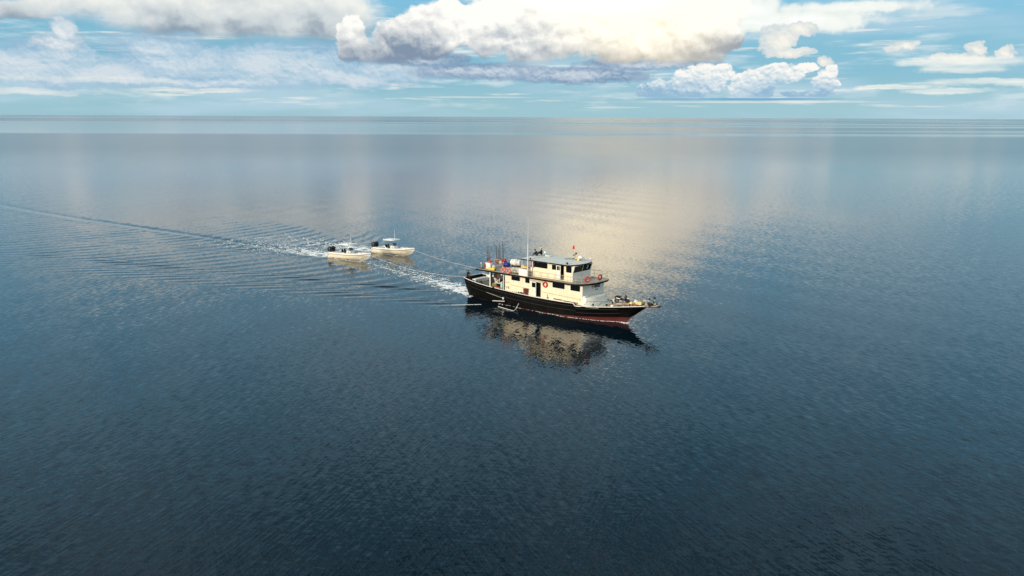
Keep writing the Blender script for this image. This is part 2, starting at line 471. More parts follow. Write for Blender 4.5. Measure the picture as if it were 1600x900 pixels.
CREAM = mat('cream_gloss_paint', (0.86, 0.75, 0.54), 0.42, var=0.05, scale=0.8, dirt=(0.46, 0.29, 0.13), dirt_amt=0.45)
CREAM_LIGHT = mat('pale_cream_trim', (0.86, 0.78, 0.60), 0.4, var=0.04)
WHITE = mat('white_house_paint', (0.86, 0.84, 0.77), 0.42, var=0.04, scale=0.8, dirt=(0.55, 0.50, 0.42), dirt_amt=0.25)
WHITE_TRIM = mat('white_trim_paint', (0.80, 0.77, 0.72), 0.45, var=0.05)
ROOF = mat('pale_grey_roof_paint', (0.68, 0.69, 0.64), 0.6, var=0.07, scale=0.9, dirt=(0.42, 0.46, 0.45), dirt_amt=0.5, dirt_scale=0.8)
BLACK = mat('black_hull_paint', (0.004, 0.004, 0.004), 0.5, var=0.3, scale=1.2, dirt=(0.016, 0.012, 0.010), dirt_amt=0.5, dirt_scale=0.6, spec=0.10)
BLACK_MATT = mat('black_rubber', (0.012, 0.012, 0.013), 0.6, var=0.2)
RED_BOOT = mat('red_antifouling', (0.10, 0.013, 0.010), 0.55, var=0.2, scale=1.5, dirt=(0.05, 0.03, 0.02), dirt_amt=0.6)
GLASS = mat('dark_window_glass', (0.004, 0.005, 0.006), 0.12, var=0.2, spec=0.22)
DECK_GREY = mat('weathered_grey_deck', (0.40, 0.35, 0.28), 0.8, var=0.12, scale=2.0, dirt=(0.14, 0.12, 0.09), dirt_amt=0.7)
DECK_PALE = mat('pale_green_deck_paint', (0.60, 0.63, 0.55), 0.65, var=0.06, scale=1.5, dirt=(0.40, 0.40, 0.34), dirt_amt=0.5)
DECK_OLIVE = mat('olive_working_deck', (0.20, 0.20, 0.155), 0.75, var=0.15, scale=2.0, dirt=(0.08, 0.08, 0.06), dirt_amt=0.6)
TEAK = plank_mat('weathered_foredeck_planks', (0.36, 0.27, 0.19), (0.52, 0.42, 0.31), 0.14)
WOOD = mat('bare_timber', (0.42, 0.30, 0.19), 0.75, var=0.2, scale=4)
DARKWOOD = mat('dark_stained_wood', (0.075, 0.042, 0.028), 0.6, var=0.3)
STEEL = mat('galvanised_pipe', (0.46, 0.44, 0.38), 0.45, metal=0.5, var=0.15)
RAILP = mat('cream_painted_pipe', (0.50, 0.46, 0.34), 0.5, var=0.1)
ORANGE = mat('orange_life_ring', (0.80, 0.10, 0.035), 0.5, var=0.08)
RINGRED = mat('red_life_ring', (0.58, 0.045, 0.030), 0.5, var=0.12)
RED = mat('red_plastic', (0.55, 0.02, 0.022), 0.45, var=0.1)
FLAGRED = mat('red_cloth', (0.50, 0.012, 0.03), 0.8, var=0.1)
FLAGWHITE = mat('white_cloth', (0.78, 0.72, 0.72), 0.8, var=0.05)
BLUE = mat('blue_plastic_drum', (0.012, 0.025, 0.28), 0.4, var=0.12)
YELLOW = mat('yellow_plastic', (0.82, 0.56, 0.07), 0.45, var=0.08)
PALEYEL = mat('faded_yellow_plastic', (0.80, 0.66, 0.30), 0.5, var=0.08)
PLWHITE = mat('white_plastic', (0.84, 0.82, 0.78), 0.4, var=0.04)
BROWNRED = mat('rust_red_plastic', (0.22, 0.055, 0.04), 0.6, var=0.15)
TEAL = mat('pale_teal_plastic', (0.35, 0.58, 0.52), 0.5, var=0.1)
GREYCLOTH = mat('grey_canvas', (0.42, 0.40, 0.34), 0.85, var=0.12, bump=0.3)
PALECLOTH = mat('pale_tarpaulin', (0.55, 0.52, 0.44), 0.85, var=0.15, bump=0.4)
DARKCLOTH = mat('dark_clothing', (0.012, 0.012, 0.014), 0.85, var=0.3)
GREENCLOTH = mat('dark_green_clothing', (0.016, 0.026, 0.014), 0.85, var=0.3)
MAROON = mat('dark_maroon_clothing', (0.035, 0.012, 0.016), 0.85, var=0.3)
SKIN = mat('tanned_skin', (0.30, 0.15, 0.09), 0.55, var=0.08)
HAIR = mat('black_hair', (0.008, 0.007, 0.006), 0.6, var=0.2)
INTERIOR = mat('grey_green_interior', (0.15, 0.17, 0.145), 0.7, var=0.1)
ROPE_M = mat('pale_rope', (0.62, 0.50, 0.42), 0.85, var=0.15, scale=8)
ROPE_DARK = mat('dark_rope', (0.10, 0.085, 0.065), 0.9, var=0.3, scale=8)
CHROME = mat('bright_metal', (0.6, 0.6, 0.6), 0.25, metal=1.0, var=0.1)
SIGN_GREY = mat('grey_blue_board', (0.36, 0.42, 0.44), 0.6, var=0.1)
INK = mat('black_lettering', (0.02, 0.02, 0.018), 0.6, var=0.1)
INK_RED = mat('brick_red_emblem', (0.33, 0.11, 0.09), 0.6, var=0.1)
GEL_CREAM = mat('cream_gelcoat', (0.86, 0.77, 0.58), 0.25, var=0.04, scale=0.7, coat=0.4)
GEL_WHITE = mat('white_gelcoat', (0.86, 0.84, 0.80), 0.3, var=0.03, scale=0.7)
FOAM_M = mat('white_foam', (0.78, 0.82, 0.83), 0.8, var=0.08, scale=5)
VINYL = mat('black_vinyl', (0.010, 0.009, 0.010), 0.5, var=0.2)

# ------------------------------------------------------------------ mesh builder
class MB:
    def __init__(s): s.v, s.f, s.mi, s.sm, s.mats = [], [], [], [], []
    def _m(s, m):
        if m not in s.mats: s.mats.append(m)
        return s.mats.index(m)
    def add(s, vs, fs, m, smooth=False):
        n = len(s.v); k = s._m(m)
        s.v += [tuple(v) for v in vs]
        for f in fs: s.f.append([i + n for i in f]); s.mi.append(k); s.sm.append(smooth)
        return s
    def box(s, a, b, m, rot=None, top=None, bev=0.0):
        """axis box a..b; top=(sx, sy) narrows the upper face; rot = (matrix) about its centre"""
        a, b = Vector(a), Vector(b); c = (a + b) / 2; h = (b - a) / 2
        tx, ty = top if top else (1, 1)
        if bev:
            e = bev; pts = []
            hx, hy, hz = h
            lv = [(-hz, hx - e, hy - e), (-hz + e, hx, hy), (hz - e, hx * tx, hy * ty), (hz, (hx * tx) - e, (hy * ty) - e)]
            rings = []
            for z, x, y in lv:
                r = [(x - e, -y), (x, -y + e), (x, y - e), (x - e, y), (-x + e, y), (-x, y - e), (-x, -y + e), (-x + e, -y)]
                rings.append([Vector((q[0], q[1], z)) for q in r])
            vs = [p for r in rings for p in r]; fs = []
            for i in range(3):
                for j in range(8): fs.append((i * 8 + j, i * 8 + (j + 1) % 8, i * 8 + 8 + (j + 1) % 8, i * 8 + 8 + j))
            fs.append(tuple(range(7, -1, -1))); fs.append(tuple(range(24, 32)))
        else:
            vs = [Vector((x * h.x * (tx if z > 0 else 1), y * h.y * (ty if z > 0 else 1), z * h.z)) for z in (-1, 1) for y in (-1, 1) for x in (-1, 1)]
            fs = [(0, 2, 3, 1), (4, 5, 7, 6), (0, 1, 5, 4), (2, 6, 7, 3), (0, 4, 6, 2), (1, 3, 7, 5)]
        if rot is not None: vs = [rot @ v for v in vs]
        return s.add([v + c for v in vs], fs, m)
    def tube(s, pts, r, m, n=6, caps=True, closed=False, smooth=True):
        pts = [Vector(p) for p in pts]
        rs = r if isinstance(r, (list, tuple)) else [r] * len(pts)
        L = len(pts); vs, fs = [], []
        prev = None
        for i, p in enumerate(pts):
            if closed: d = pts[(i + 1) % L] - pts[i - 1]
            else: d = pts[min(i + 1, L - 1)] - pts[max(i - 1, 0)]
            if d.length < 1e-9: d = Vector((0, 0, 1))
            d.normalize()
            if prev is None:
                u = d.orthogonal().normalized()
            else:
                u = (prev - d * prev.dot(d))
                u = u.normalized() if u.length > 1e-6 else d.orthogonal().normalized()
            prev = u; w = d.cross(u)
            for k in range(n):
                a = 2 * math.pi * k / n
                vs.append(p + (u * math.cos(a) + w * math.sin(a)) * rs[i])
        seg = L if closed else L - 1
        for i in range(seg):
            j = (i + 1) % L
            for k in range(n): fs.append((i * n + k, i * n + (k + 1) % n, j * n + (k + 1) % n, j * n + k))
        s.add(vs, fs, m, smooth)
        if caps and not closed:
            s.add(vs[:n], [tuple(range(n - 1, -1, -1))], m); s.add(vs[-n:], [tuple(range(n))], m)
        return s
    def lathe(s, prof, m, c=(0, 0, 0), n=16, axis=2, smooth=True, squash=(1, 1)):
        """prof: (radius, height) pairs turned about an axis through c"""
        c = Vector(c); vs, fs = [], []
        for r, h in prof:
            for k in range(n):
                a = 2 * math.pi * k / n; x, y = r * math.cos(a) * squash[0], r * math.sin(a) * squash[1]
                q = (x, y, h) if axis == 2 else ((h, x, y) if axis == 0 else (x, h, -y))
                vs.append(Vector(q) + c)
        for i in range(len(prof) - 1):
            for k in range(n): fs.append((i * n + k, i * n + (k + 1) % n, (i + 1) * n + (k + 1) % n, (i + 1) * n + k))
        fs.append(tuple(range(n - 1, -1, -1))); fs.append(tuple(range((len(prof) - 1) * n, len(prof) * n)))
        s.add(vs, fs[:-2], m, smooth); s.add(vs[:n], [fs[-2]], m); s.add(vs[-n:], [tuple(range(n))], m)
        return s
    def ball(s, c, r, m, n=10, sq=(1, 1, 1)):
        c = Vector(c); k = n // 2 + 1
        prof = [(max(1e-4, math.sin(math.pi * i / k)) * r, -math.cos(math.pi * i / k) * r) for i in range(k + 1)]
        vs, fs = [], []
        for rr, h in prof:
            for j in range(n):
                a = 2 * math.pi * j / n
                vs.append(Vector((rr * math.cos(a) * sq[0], rr * math.sin(a) * sq[1], h * sq[2])) + c)
        for i in range(len(prof) - 1):
            for j in range(n): fs.append((i * n + j, i * n + (j + 1) % n, (i + 1) * n + (j + 1) % n, (i + 1) * n + j))
        return s.add(vs, fs, m, True)
    def torus(s, c, Rr, r, m, axis='y', n=24, k=8, alt=None):
        c = Vector(c); vs, fs = [], []
        for i in range(n):
            a = 2 * math.pi * i / n
            for j in range(k):
                b = 2 * math.pi * j / k
                u = (Rr + r * math.cos(b)); x, z, y = u * math.cos(a), u * math.sin(a), r * math.sin(b) * 0.8
                vs.append(c + Vector((x, y, z) if axis == 'y' else ((y, x, z) if axis == 'x' else (x, z, y))))
        for i in range(n):
            for j in range(k): fs.append((i * k + j, i * k + (j + 1) % k, ((i + 1) % n) * k + (j + 1) % k, ((i + 1) % n) * k + j))
        if alt:
            A = [f for q, f in enumerate(fs) if (q // k) % (n // 4) >= alt[1]]; B = [f for q, f in enumerate(fs) if (q // k) % (n // 4) < alt[1]]
            s.add(vs, A, m, True); s.add(vs, B, alt[0], True)
        else: s.add(vs, fs, m, True)
        return s
    def plate(s, outline, z0, z1, m, side=None):
        """outline of (x, y), extruded z0..z1 (z1 may be a function of x)"""
        n = len(outline)
        f0 = z0 if callable(z0) else (lambda x, z=z0: z); f1 = z1 if callable(z1) else (lambda x, z=z1: z)
        vs = [(x, y, f0(x)) for x, y in outline] + [(x, y, f1(x)) for x, y in outline]
        s.add(vs, [tuple(range(n - 1, -1, -1)), tuple(range(n, 2 * n))], m)
        s.add(vs, [(i, (i + 1) % n, (i + 1) % n + n, i + n) for i in range(n)], side or m)
        return s
    def loft(s, rings, m, closed=False, smooth=True, mats=None):
        n = len(rings[0]); vs = [p for r in rings for p in r]
        lim = n if closed else n - 1
        for j in range(lim):
            fs = [(i * n + j, i * n + (j + 1) % n, (i + 1) * n + (j + 1) % n, (i + 1) * n + j) for i in range(len(rings) - 1)]
            k = s._m(mats[j] if mats else m)
            base = len(s.v) if j == 0 else base
            if j == 0: s.v += [tuple(v) for v in vs]
            for f in fs: s.f.append([q + base for q in f]); s.mi.append(k); s.sm.append(smooth)
        return s
    def move(s, off, rz=0.0):
        c, q = math.cos(rz), math.sin(rz)
        s.v = [(x * c - y * q + off[0], x * q + y * c + off[1], z + off[2]) for x, y, z in s.v]
        return s
    def build(s, name, parent=None, fix=True):
        me = bpy.data.meshes.new(name)
        me.from_pydata(s.v, [], s.f)
        for m in s.mats: me.materials.append(m)
        me.polygons.foreach_set('material_index', s.mi)
        me.polygons.foreach_set('use_smooth', s.sm)
        if fix:
            bm = bmesh.new(); bm.from_mesh(me)
            bmesh.ops.recalc_face_normals(bm, faces=bm.faces)
            bm.to_mesh(me); bm.free()
        me.update()
        o = bpy.data.objects.new(name, me); COL.objects.link(o)
        if parent is not None: o.parent = parent
        return o

def empty(name, loc, rz=0.0, label=None, cat=None, group=None):
    o = bpy.data.objects.new(name, None); COL.objects.link(o)
    o.location = loc; o.rotation_euler = (0, 0, rz); o.empty_display_size = 0.3
    return tag(o, label, cat, group)
def on_ship(x, y, z):
    return Vector((SHIP_O.x + x * SF[0] + y * SP[0], SHIP_O.y + x * SF[1] + y * SP[1], z))
def ship_thing(name, x, y, z, label, cat, group=None, turn=0.0):
    return empty(name, on_ship(x, y, z), SHIP_A + turn, label, cat, group)
def children(o): return [c for c in list(bpy.data.objects) if c.parent == o]
def copy_tree(o, parent=None, mapping=None):
    c = o.copy(); COL.objects.link(c)
    if parent is not None: c.parent = parent
    for ch in children(o): copy_tree(ch, c)
    return c

# ================================================================== THE SHIP
ship = empty('passenger_ship', SHIP_O, SHIP_A, 'black hulled two deck cabin ship with cream sides and pale grey roof, under way', 'ship')

# --- hull: stations (x, rail half-breadth, rail height, waterline half-breadth, keel depth)
ST = [(0.15, 1.95, 2.68, 0.9, -0.1), (0.7, 2.1, 2.60, 1.3, -0.3), (1.8, 2.35, 2.50, 1.65, -0.7), (3.5, 2.62, 2.36, 2.0, -1.0), (5.5, 2.80, 2.24, 2.3, -1.3), (8.0, 2.92, 2.13, 2.55, -1.5),
      (11.0, 3.0, 2.02, 2.75, -1.6), (14.0, 3.02, 1.95, 2.85, -1.7), (17.0, 3.0, 1.94, 2.83, -1.7), (19.0, 2.95, 1.96, 2.68, -1.7), (20.6, 2.86, 2.00, 2.38, -1.6),
      (20.75, 2.85, 1.74, 2.34, -1.6), (22.0, 2.72, 1.80, 1.95, -1.6), (23.5, 2.45, 1.90, 1.38, -1.5), (25.0, 2.08, 2.04, 0.78, -1.4), (26.3, 1.72, 2.18, 0.16, -0.9)]
def boot_z(x): return 0.03 + 0.00064 * max(0, x - 9) ** 2.42
def section(x, yr, zr, yw, zk, side):
    zb = boot_z(x); out = []
    for f in (1.0, 0.72, 0.45):
        z = zb + (zr - zb) * f
        out.append((z, f))
    pts = []
    fl = lambda z: yw + (yr - yw) * (max(0, z) / zr) ** (1.0 + 0.9 * max(0, (x - 18) / 8)) if x > 18 else yw + (yr - yw) * (max(0, z) / zr) ** 0.8
    for z, f in out: pts.append((x, side * fl(z), z))
    pts.append((x, side * fl(zb), zb))
    pts.append((x, side * yw, 0.0))
    pts.append((x, side * yw * 0.82, zk * 0.55))
    pts.append((x, 0.0, zk))
    return pts
hull = MB()
bow = [(27.3, 1.42, 2.30), (28.3, 1.10, 2.42), (29.4, 0.72, 2.56)]
for side in (-1, 1):
    rings = [section(*s, side) for s in ST]
    # raked stem: stations forward of the waterline's end close on the stem line
    for (x, yr, zr) in bow:
        zs = (x - 26.5) / (29.75 - 26.5) * 2.42          # height of the stem at x
        zs = max(zs, 0.0)
        zb = max(min(boot_z(x), zr), zs + 0.001)
        r = []
        for f in (1.0, 0.72, 0.45, 0.0):
            z = zb + (zr - zb) * f
            k = max(0.0, (z - zs) / (zr - zs))
            r.append((x, side * yr * k ** 0.75, z))
        lo = max(zs, 0.0)
        r += [(x, 0.0, zs), (x, 0.0, zs - 0.001), (x, 0.0, zs - 0.002)]
        rings.append(r)
    rings.append([(29.78, side * 0.5, 2.62), (29.78, side * 0.3, 2.55), (29.76, side * 0.12, 2.5), (29.75, 0, 2.45), (29.75, 0, 2.449), (29.75, 0, 2.448), (29.75, 0, 2.447)])
    rings.append([(29.86, side * 0.46, 2.62), (29.86, side * 0.25, 2.58), (29.84, 0, 2.56), (29.84, 0, 2.559), (29.84, 0, 2.558), (29.84, 0, 2.557), (29.84, 0, 2.556)])
    hull.loft(rings, BLACK, mats=[BLACK, BLACK, BLACK, RED_BOOT, RED_BOOT, RED_BOOT])
tr = [section(*ST[0], s_) for s_ in (-1, 1)]
for j in range(6):
    hull.add([tr[0][j], tr[1][j], tr[1][j + 1], tr[0][j + 1]], [(0, 1, 2, 3)], BLACK)
hull_o = hull.build('hull', ship)

def rail_pt(x):
    pts = [(s[0], s[1], s[2]) for s in ST] + bow + [(29.78, 0.5, 2.62)]
    for a, b in zip(pts, pts[1:]):
        if a[0] <= x <= b[0]:
            t = (x - a[0]) / max(1e-6, b[0] - a[0]); return a[1] + (b[1] - a[1]) * t, a[2] + (b[2] - a[2]) * t
    return pts[-1][1:] if x > 20 else pts[0][1:]

# planking seams and rubbing strakes on the hull
for dz, r_, m_ in ((-0.36, 0.035, BLACK_MATT), (-0.95, 0.03, BLACK_MATT)):
    for side in (-1, 1):
        mb = MB(); pp = []
        for s in ST[1:]:
            sec = section(*s, side); z = s[2] + dz
            for a, b in zip(sec, sec[1:]):
                if b[2] <= z <= a[2]:
                    t = (a[2] - z) / (a[2] - b[2]); pp.append((s[0], a[1] + (b[1] - a[1]) * t + side * 0.01, z)); break
        mb.tube(pp, r_, m_, 5).build('rubbing_strake', ship)

# cap rail, white, in its run from stern to the step and then along the foredeck edge
for side in (-1, 1):
    if side == -1:
        mb = MB(); mb.tube([(x, side * rail_pt(x)[0], rail_pt(x)[1] + 0.02) for x in (0.15, 0.7, 1.8, 3.5, 5.4, 6.5)], 0.052, WHITE_TRIM, 6); mb.build('cap_rail', ship)
        mb = MB(); mb.tube([(x, side * rail_pt(x)[0], rail_pt(x)[1] + 0.03) for x in (6.9, 8, 9.5, 11, 14, 17, 18.4)], 0.048, WHITE_TRIM, 6); mb.build('cap_rail', ship)
        mb = MB(); mb.tube([(18.4, -2.97, 1.99), (19.6, -2.93, 2.02), (20.45, -2.88, 2.04), (20.62, -2.86, 1.86), (20.75, -2.86, 1.72), (21.1, -2.83, 1.70), (21.6, -2.77, 1.76), (21.75, -2.75, 1.84)], 0.055, WHITE_TRIM, 6); mb.build('cap_rail', ship)
    else:
        mb = MB(); mb.tube([(x, side * rail_pt(x)[0], rail_pt(x)[1] + 0.03) for x in (0.15, 0.7, 1.8, 3.5, 5.5, 8, 11, 14, 17, 19, 20.6)], 0.05, WHITE_TRIM, 6); mb.build('cap_rail', ship)
    mb = MB(); xs_ = (21.8, 23, 24.2, 25.5, 26.5, 27.6, 28.8, 29.7)
    mb.tube([(x, side * rail_pt(x)[0], rail_pt(x)[1] + 0.025) for x in xs_], 0.05, WHITE_TRIM if side < 0 else RAILP, 6); mb.build('deck_edge_rail', ship)
MB().tube([(0.15, -1.95, 2.70), (0.05, 0, 2.74), (0.15, 1.95, 2.70)], 0.055, WHITE_TRIM, 6).build('cap_rail', ship)

# decks
dk = MB(); xs_ = [0.3, 1.8, 3.5, 5.5, 8.0, 11, 14, 17, 19, 20.6]
def inner_half(x, z):
    yr, zr = rail_pt(x); yw = np.interp(x, [s_[0] for s_ in ST], [s_[3] for s_ in ST])
    return yw + (yr - yw) * (z / zr) ** (1.0 if x <= 18 else 1.0 + 0.9 * (x - 18) / 8) - 0.05
dk.plate([(x, -inner_half(x, 1.7)) for x in xs_] + [(x, inner_half(x, 1.7)) for x in reversed(xs_)], 1.70, 1.84, DECK_OLIVE); dk.build('main_deck', ship)
def fz(x): return rail_pt(x)[1]
fd = MB(); xs_ = [20.78, 22, 23.5, 24.0]
fd.plate([(x, -rail_pt(x)[0] + 0.09) for x in xs_] + [(x, rail_pt(x)[0] - 0.09) for x in reversed(xs_)], lambda x: fz(x) - 0.14, lambda x: fz(x) - 0.03, DECK_PALE); fd.build('foredeck', ship)
# planked foredeck, plank by plank
edge_x = 24.02
ys_ = np.arange(-2.31, 2.3, 0.231)
for k, y0 in enumerate(ys_):
    yc = y0 + 0.1155
    x1 = 24.3
    for xx in np.arange(24.3, 31.3, 0.1):
        half = rail_pt(xx)[0] - 0.03 if xx < 29.7 else 0.5 - 0.10 * (xx - 29.7)
        if half > abs(yc) + 0.1: x1 = xx
    if x1 < 24.6: continue
    pl = MB()
    nseg = max(2, int((x1 - edge_x) / 1.4))
    xx = [edge_x + (x1 - edge_x) * i / nseg for i in range(nseg + 1)]
    zf = lambda x: (fz(x) if x < 29.7 else 2.60 + 0.11 * (x - 29.7)) + 0.01 + random.uniform(-0.004, 0.004)
    up_ = [zf(x) for x in xx]
    vs = []
    for x, z in zip(xx, up_): vs += [(x, y0 + 0.008, z - 0.07), (x, y0 + 0.223, z - 0.07), (x, y0 + 0.223, z), (x, y0 + 0.008, z)]
    fs = []
    for i in range(nseg):
        for j in range(4): fs.append((i * 4 + j, i * 4 + (j + 1) % 4, i * 4 + 4 + (j + 1) % 4, i * 4 + 4 + j))
    fs += [(3, 2, 1, 0), tuple(nseg * 4 + q for q in range(4))]
    pm = mat('foredeck_plank_%d' % (k % 3), [(0.47, 0.36, 0.25), (0.40, 0.30, 0.21), (0.52, 0.42, 0.31)][k % 3], 0.75, var=0.25, scale=2.5, dirt=(0.14, 0.09, 0.06), dirt_amt=0.75)
    pl.add(vs, fs, pm); pl.build('deck_plank', ship)
# the overhanging bow platform under the planks, with its black edge
bp = MB(); bp.plate([(28.6, -0.98), (29.7, -0.62), (30.7, -0.46), (31.35, -0.36), (31.5, 0.0), (31.35, 0.36), (30.7, 0.46), (29.7, 0.62), (28.6, 0.98)],
                    lambda x: 2.42 + 0.10 * max(0, x - 29.0) - 0.02, lambda x: 2.50 + 0.10 * max(0, x - 29.0), BLACK_MATT)
bp.build('bow_platform', ship)
MB().box((31.3, -0.42, 2.66), (31.62, 0.42, 2.84), BLACK_MATT, bev=0.04).build('bow_fender', ship)

# --- wall with real openings
def wall(name, y, x0, x1, z0, z1, holes, m, parent, t=0.06, axis='x', rake=None):
    """panel in the plane y (or x) = const, pieces round each hole (a0, a1, b0, b1)"""
    us = sorted({x0, x1} | {h[0] for h in holes} | {h[1] for h in holes}); ws = sorted({z0, z1} | {h[2] for h in holes} | {h[3] for h in holes})
    mb = MB()
    inside = lambda u, w: any(h[0] - 1e-6 < u < h[1] + 1e-6 and h[2] - 1e-6 < w < h[3] + 1e-6 for h in holes)
    vid = {}
    vs, fs = [], []
    def V(i, j, k):
        key = (i, j, k)
        if key not in vid:
            vid[key] = len(vs); u, w = us[i], ws[j]; d = y + (t if k else 0)
            vs.append((u, d, w) if axis == 'x' else (d, u, w))
        return vid[key]
    nu, nw = len(us) - 1, len(ws) - 1
    solid = [[not inside((us[i] + us[i + 1]) / 2, (ws[j] + ws[j + 1]) / 2) for j in range(nw)] for i in range(nu)]
    for i in range(nu):
        for j in range(nw):
            if not solid[i][j]: continue
            fs.append((V(i, j, 0), V(i + 1, j, 0), V(i + 1, j + 1, 0), V(i, j + 1, 0)))
            fs.append((V(i, j + 1, 1), V(i + 1, j + 1, 1), V(i + 1, j, 1), V(i, j, 1)))
            for di, dj, A, B in ((-1, 0, (i, j), (i, j + 1)), (1, 0, (i + 1, j), (i + 1, j + 1)), (0, -1, (i, j), (i + 1, j)), (0, 1, (i, j + 1), (i + 1, j + 1))):
                a, b = i + di, j + dj
                if not (0 <= a < nu and 0 <= b < nw and solid[a][b]):
                    fs.append((V(*A, 0), V(*B, 0), V(*B, 1), V(*A, 1)))
    mb.add(vs, fs, m)
    return mb.build(name, parent)
def window(h, y, out, parent=ship, axis='x', frame=WHITE_TRIM, fw=0.05, name='window', bars=()):
    """dark pane set back in its hole, a slim frame standing proud"""
    a0, a1, b0, b1 = h; mb = MB()
    P_ = (lambda u, d, w: (u, d, w)) if axis == 'x' else (lambda u, d, w: (d, u, w))
    def bx(u0, u1, d0, d1, w0, w1, m): 
        p, q = P_(u0, min(d0, d1), w0), P_(u1, max(d0, d1), w1); mb.box([min(i, j) for i, j in zip(p, q)], [max(i, j) for i, j in zip(p, q)], m)
    o0, o1 = y + out * 0.018, y - out * 0.03
    bx(a0 - fw, a1 + fw, o0, o1, b1, b1 + fw, frame); bx(a0 - fw, a1 + fw, o0, o1, b0 - fw, b0, frame)
    bx(a0 - fw, a0, o0, o1, b0, b1, frame); bx(a1, a1 + fw, o0, o1, b0, b1, frame)
    for c in bars: bx(c - 0.02, c + 0.02, o0, o1, b0, b1, frame)
    w = mb.build(name, parent)
    pm = MB()
    p, q = P_(a0 - 0.01, y - out * 0.045, b0 - 0.01), P_(a1 + 0.01, y - out * 0.03 + (-out) * 0.001, b1 + 0.01)
    # chamfered pane
    c = min(0.07, (b1 - b0) * 0.18)
    ol = [(a0 + c, b0), (a1 - c, b0), (a1, b0 + c), (a1, b1 - c), (a1 - c, b1), (a0 + c, b1), (a0, b1 - c), (a0, b0 + c)]
    vs = [P_(u, y - out * 0.034, w_) for u, w_ in [(a0, b0), (a1, b0), (a1, b1), (a0, b1)]] + [P_(u, y - out * 0.052, w_) for u, w_ in [(a0, b0), (a1, b0), (a1, b1), (a0, b1)]]
    pm.add(vs, [(0, 1, 2, 3), (7, 6, 5, 4), (0, 4, 5, 1), (1, 5, 6, 2), (2, 6, 7, 3), (3, 7, 4, 0)], GLASS)
    pm.build('pane', w)
    # rounded corner pieces, as on the pressed frames
    cm = MB()
    for (cu, cw, su, sw) in ((a0, b0, 1, 1), (a1, b0, -1, 1), (a1, b1, -1, -1), (a0, b1, 1, -1)):
        vs = [P_(cu, o0, cw), P_(cu + su * c, o0, cw), P_(cu, o0, cw + sw * c), P_(cu, o1, cw), P_(cu + su * c, o1, cw), P_(cu, o1, cw + sw * c)]
        cm.add(vs, [(0, 1, 2), (5, 4, 3), (1, 2, 5, 4), (0, 1, 4, 3), (0, 2, 5, 3)], frame)
    tag(cm.build('corner', w), kind='stuff')
    return w

# --- lower deckhouse
LW = -2.4
Z0, Z1 = 1.84, 4.40
low_win = [(9.60, 11.14, 3.60, 4.16), (12.06, 12.84, 3.54, 4.20), (16.72, 18.72, 3.54, 4.22), (19.66, 21.20, 3.54, 4.28)]
door_l = (13.20, 14.78, 1.90, 3.90)
slots = [(16.88, 18.42, 1.96, 2.10), (18.52, 20.95, 1.92, 2.06)]
wall('starboard_wall', LW, 8.46, 21.5, Z0, Z1, low_win + [door_l] + slots, CREAM, ship)
for s_ in slots:
    MB().box((s_[0] - 0.02, LW + 0.02, s_[2] - 0.02), (s_[1] + 0.02, LW + 0.05, s_[3] + 0.02), BLACK_MATT).build('dark_wall_slot', ship)  # black strip set back in each low slot of the wall
for h in low_win: window(h, LW, -1)
wall('port_wall', 2.34, 8.46, 21.5, Z0, Z1, [(x, y_, a, b) for x, y_, a, b in low_win], CREAM, ship)
for h in low_win: window(h, 2.40, 1)
wall('front_wall', 21.5, -2.4, 2.4, 1.62, 4.5, [], WHITE, ship, axis='y')
wall('aft_wall', 8.40, -2.4, 2.4, Z0, Z1, [(0.6, 1.3, 1.86, 3.75)], CREAM, ship, axis='y')
# rounded corner posts between side and front
for yy in (-2.37, 2.37): MB().lathe([(0.05, 1.62), (0.05, 4.42)], WHITE, (21.53, yy, 0), 10).build('corner_post', ship)
# doorway: inner wall, floor mat, and the leaf hooked open beside it
MB().box((13.3, -1.15, Z0 + 0.01), (15.2, -1.10, 4.35), INTERIOR).box((14.80, -2.33, Z0 + 0.01), (14.86, -1.15, 4.35), INTERIOR).box((13.1, -2.33, Z0 + 0.01), (13.16, -1.15, 4.35), INTERIOR).build('inner_wall', ship)
dl = MB(); 
dl.box((13.16, -2.45, 1.93), (13.98, -2.405, 3.86), WHITE)
dleaf = dl.build('door', ship)
MB().box((13.26, -2.468, 3.12), (13.90, -2.452, 3.76), GLASS).build('door_window', dleaf)
MB().tube([(13.30, -2.462, 2.02), (13.88, -2.462, 2.02), (13.88, -2.462, 2.98), (13.30, -2.462, 2.98)], 0.012, DECK_OLIVE, 4, closed=True).build('door_panel', dleaf)
MB().torus((13.58, -2.462, 2.55), 0.17, 0.018, PALEYEL, 'y', 16, 5).build('door_emblem', dleaf)
MB().tube([(13.92, -2.46, 2.95), (13.92, -2.50, 2.95), (13.92, -2.50, 3.08)], 0.012, STEEL, 5).build('handle', dleaf)
mb = MB(); mb.box((14.78, -2.43, 1.90), (14.84, -2.402, 3.95), CREAM_LIGHT); mb.box((13.98, -2.43, 3.90), (14.84, -2.403, 3.96), CREAM_LIGHT); mb.build('door_frame', ship)
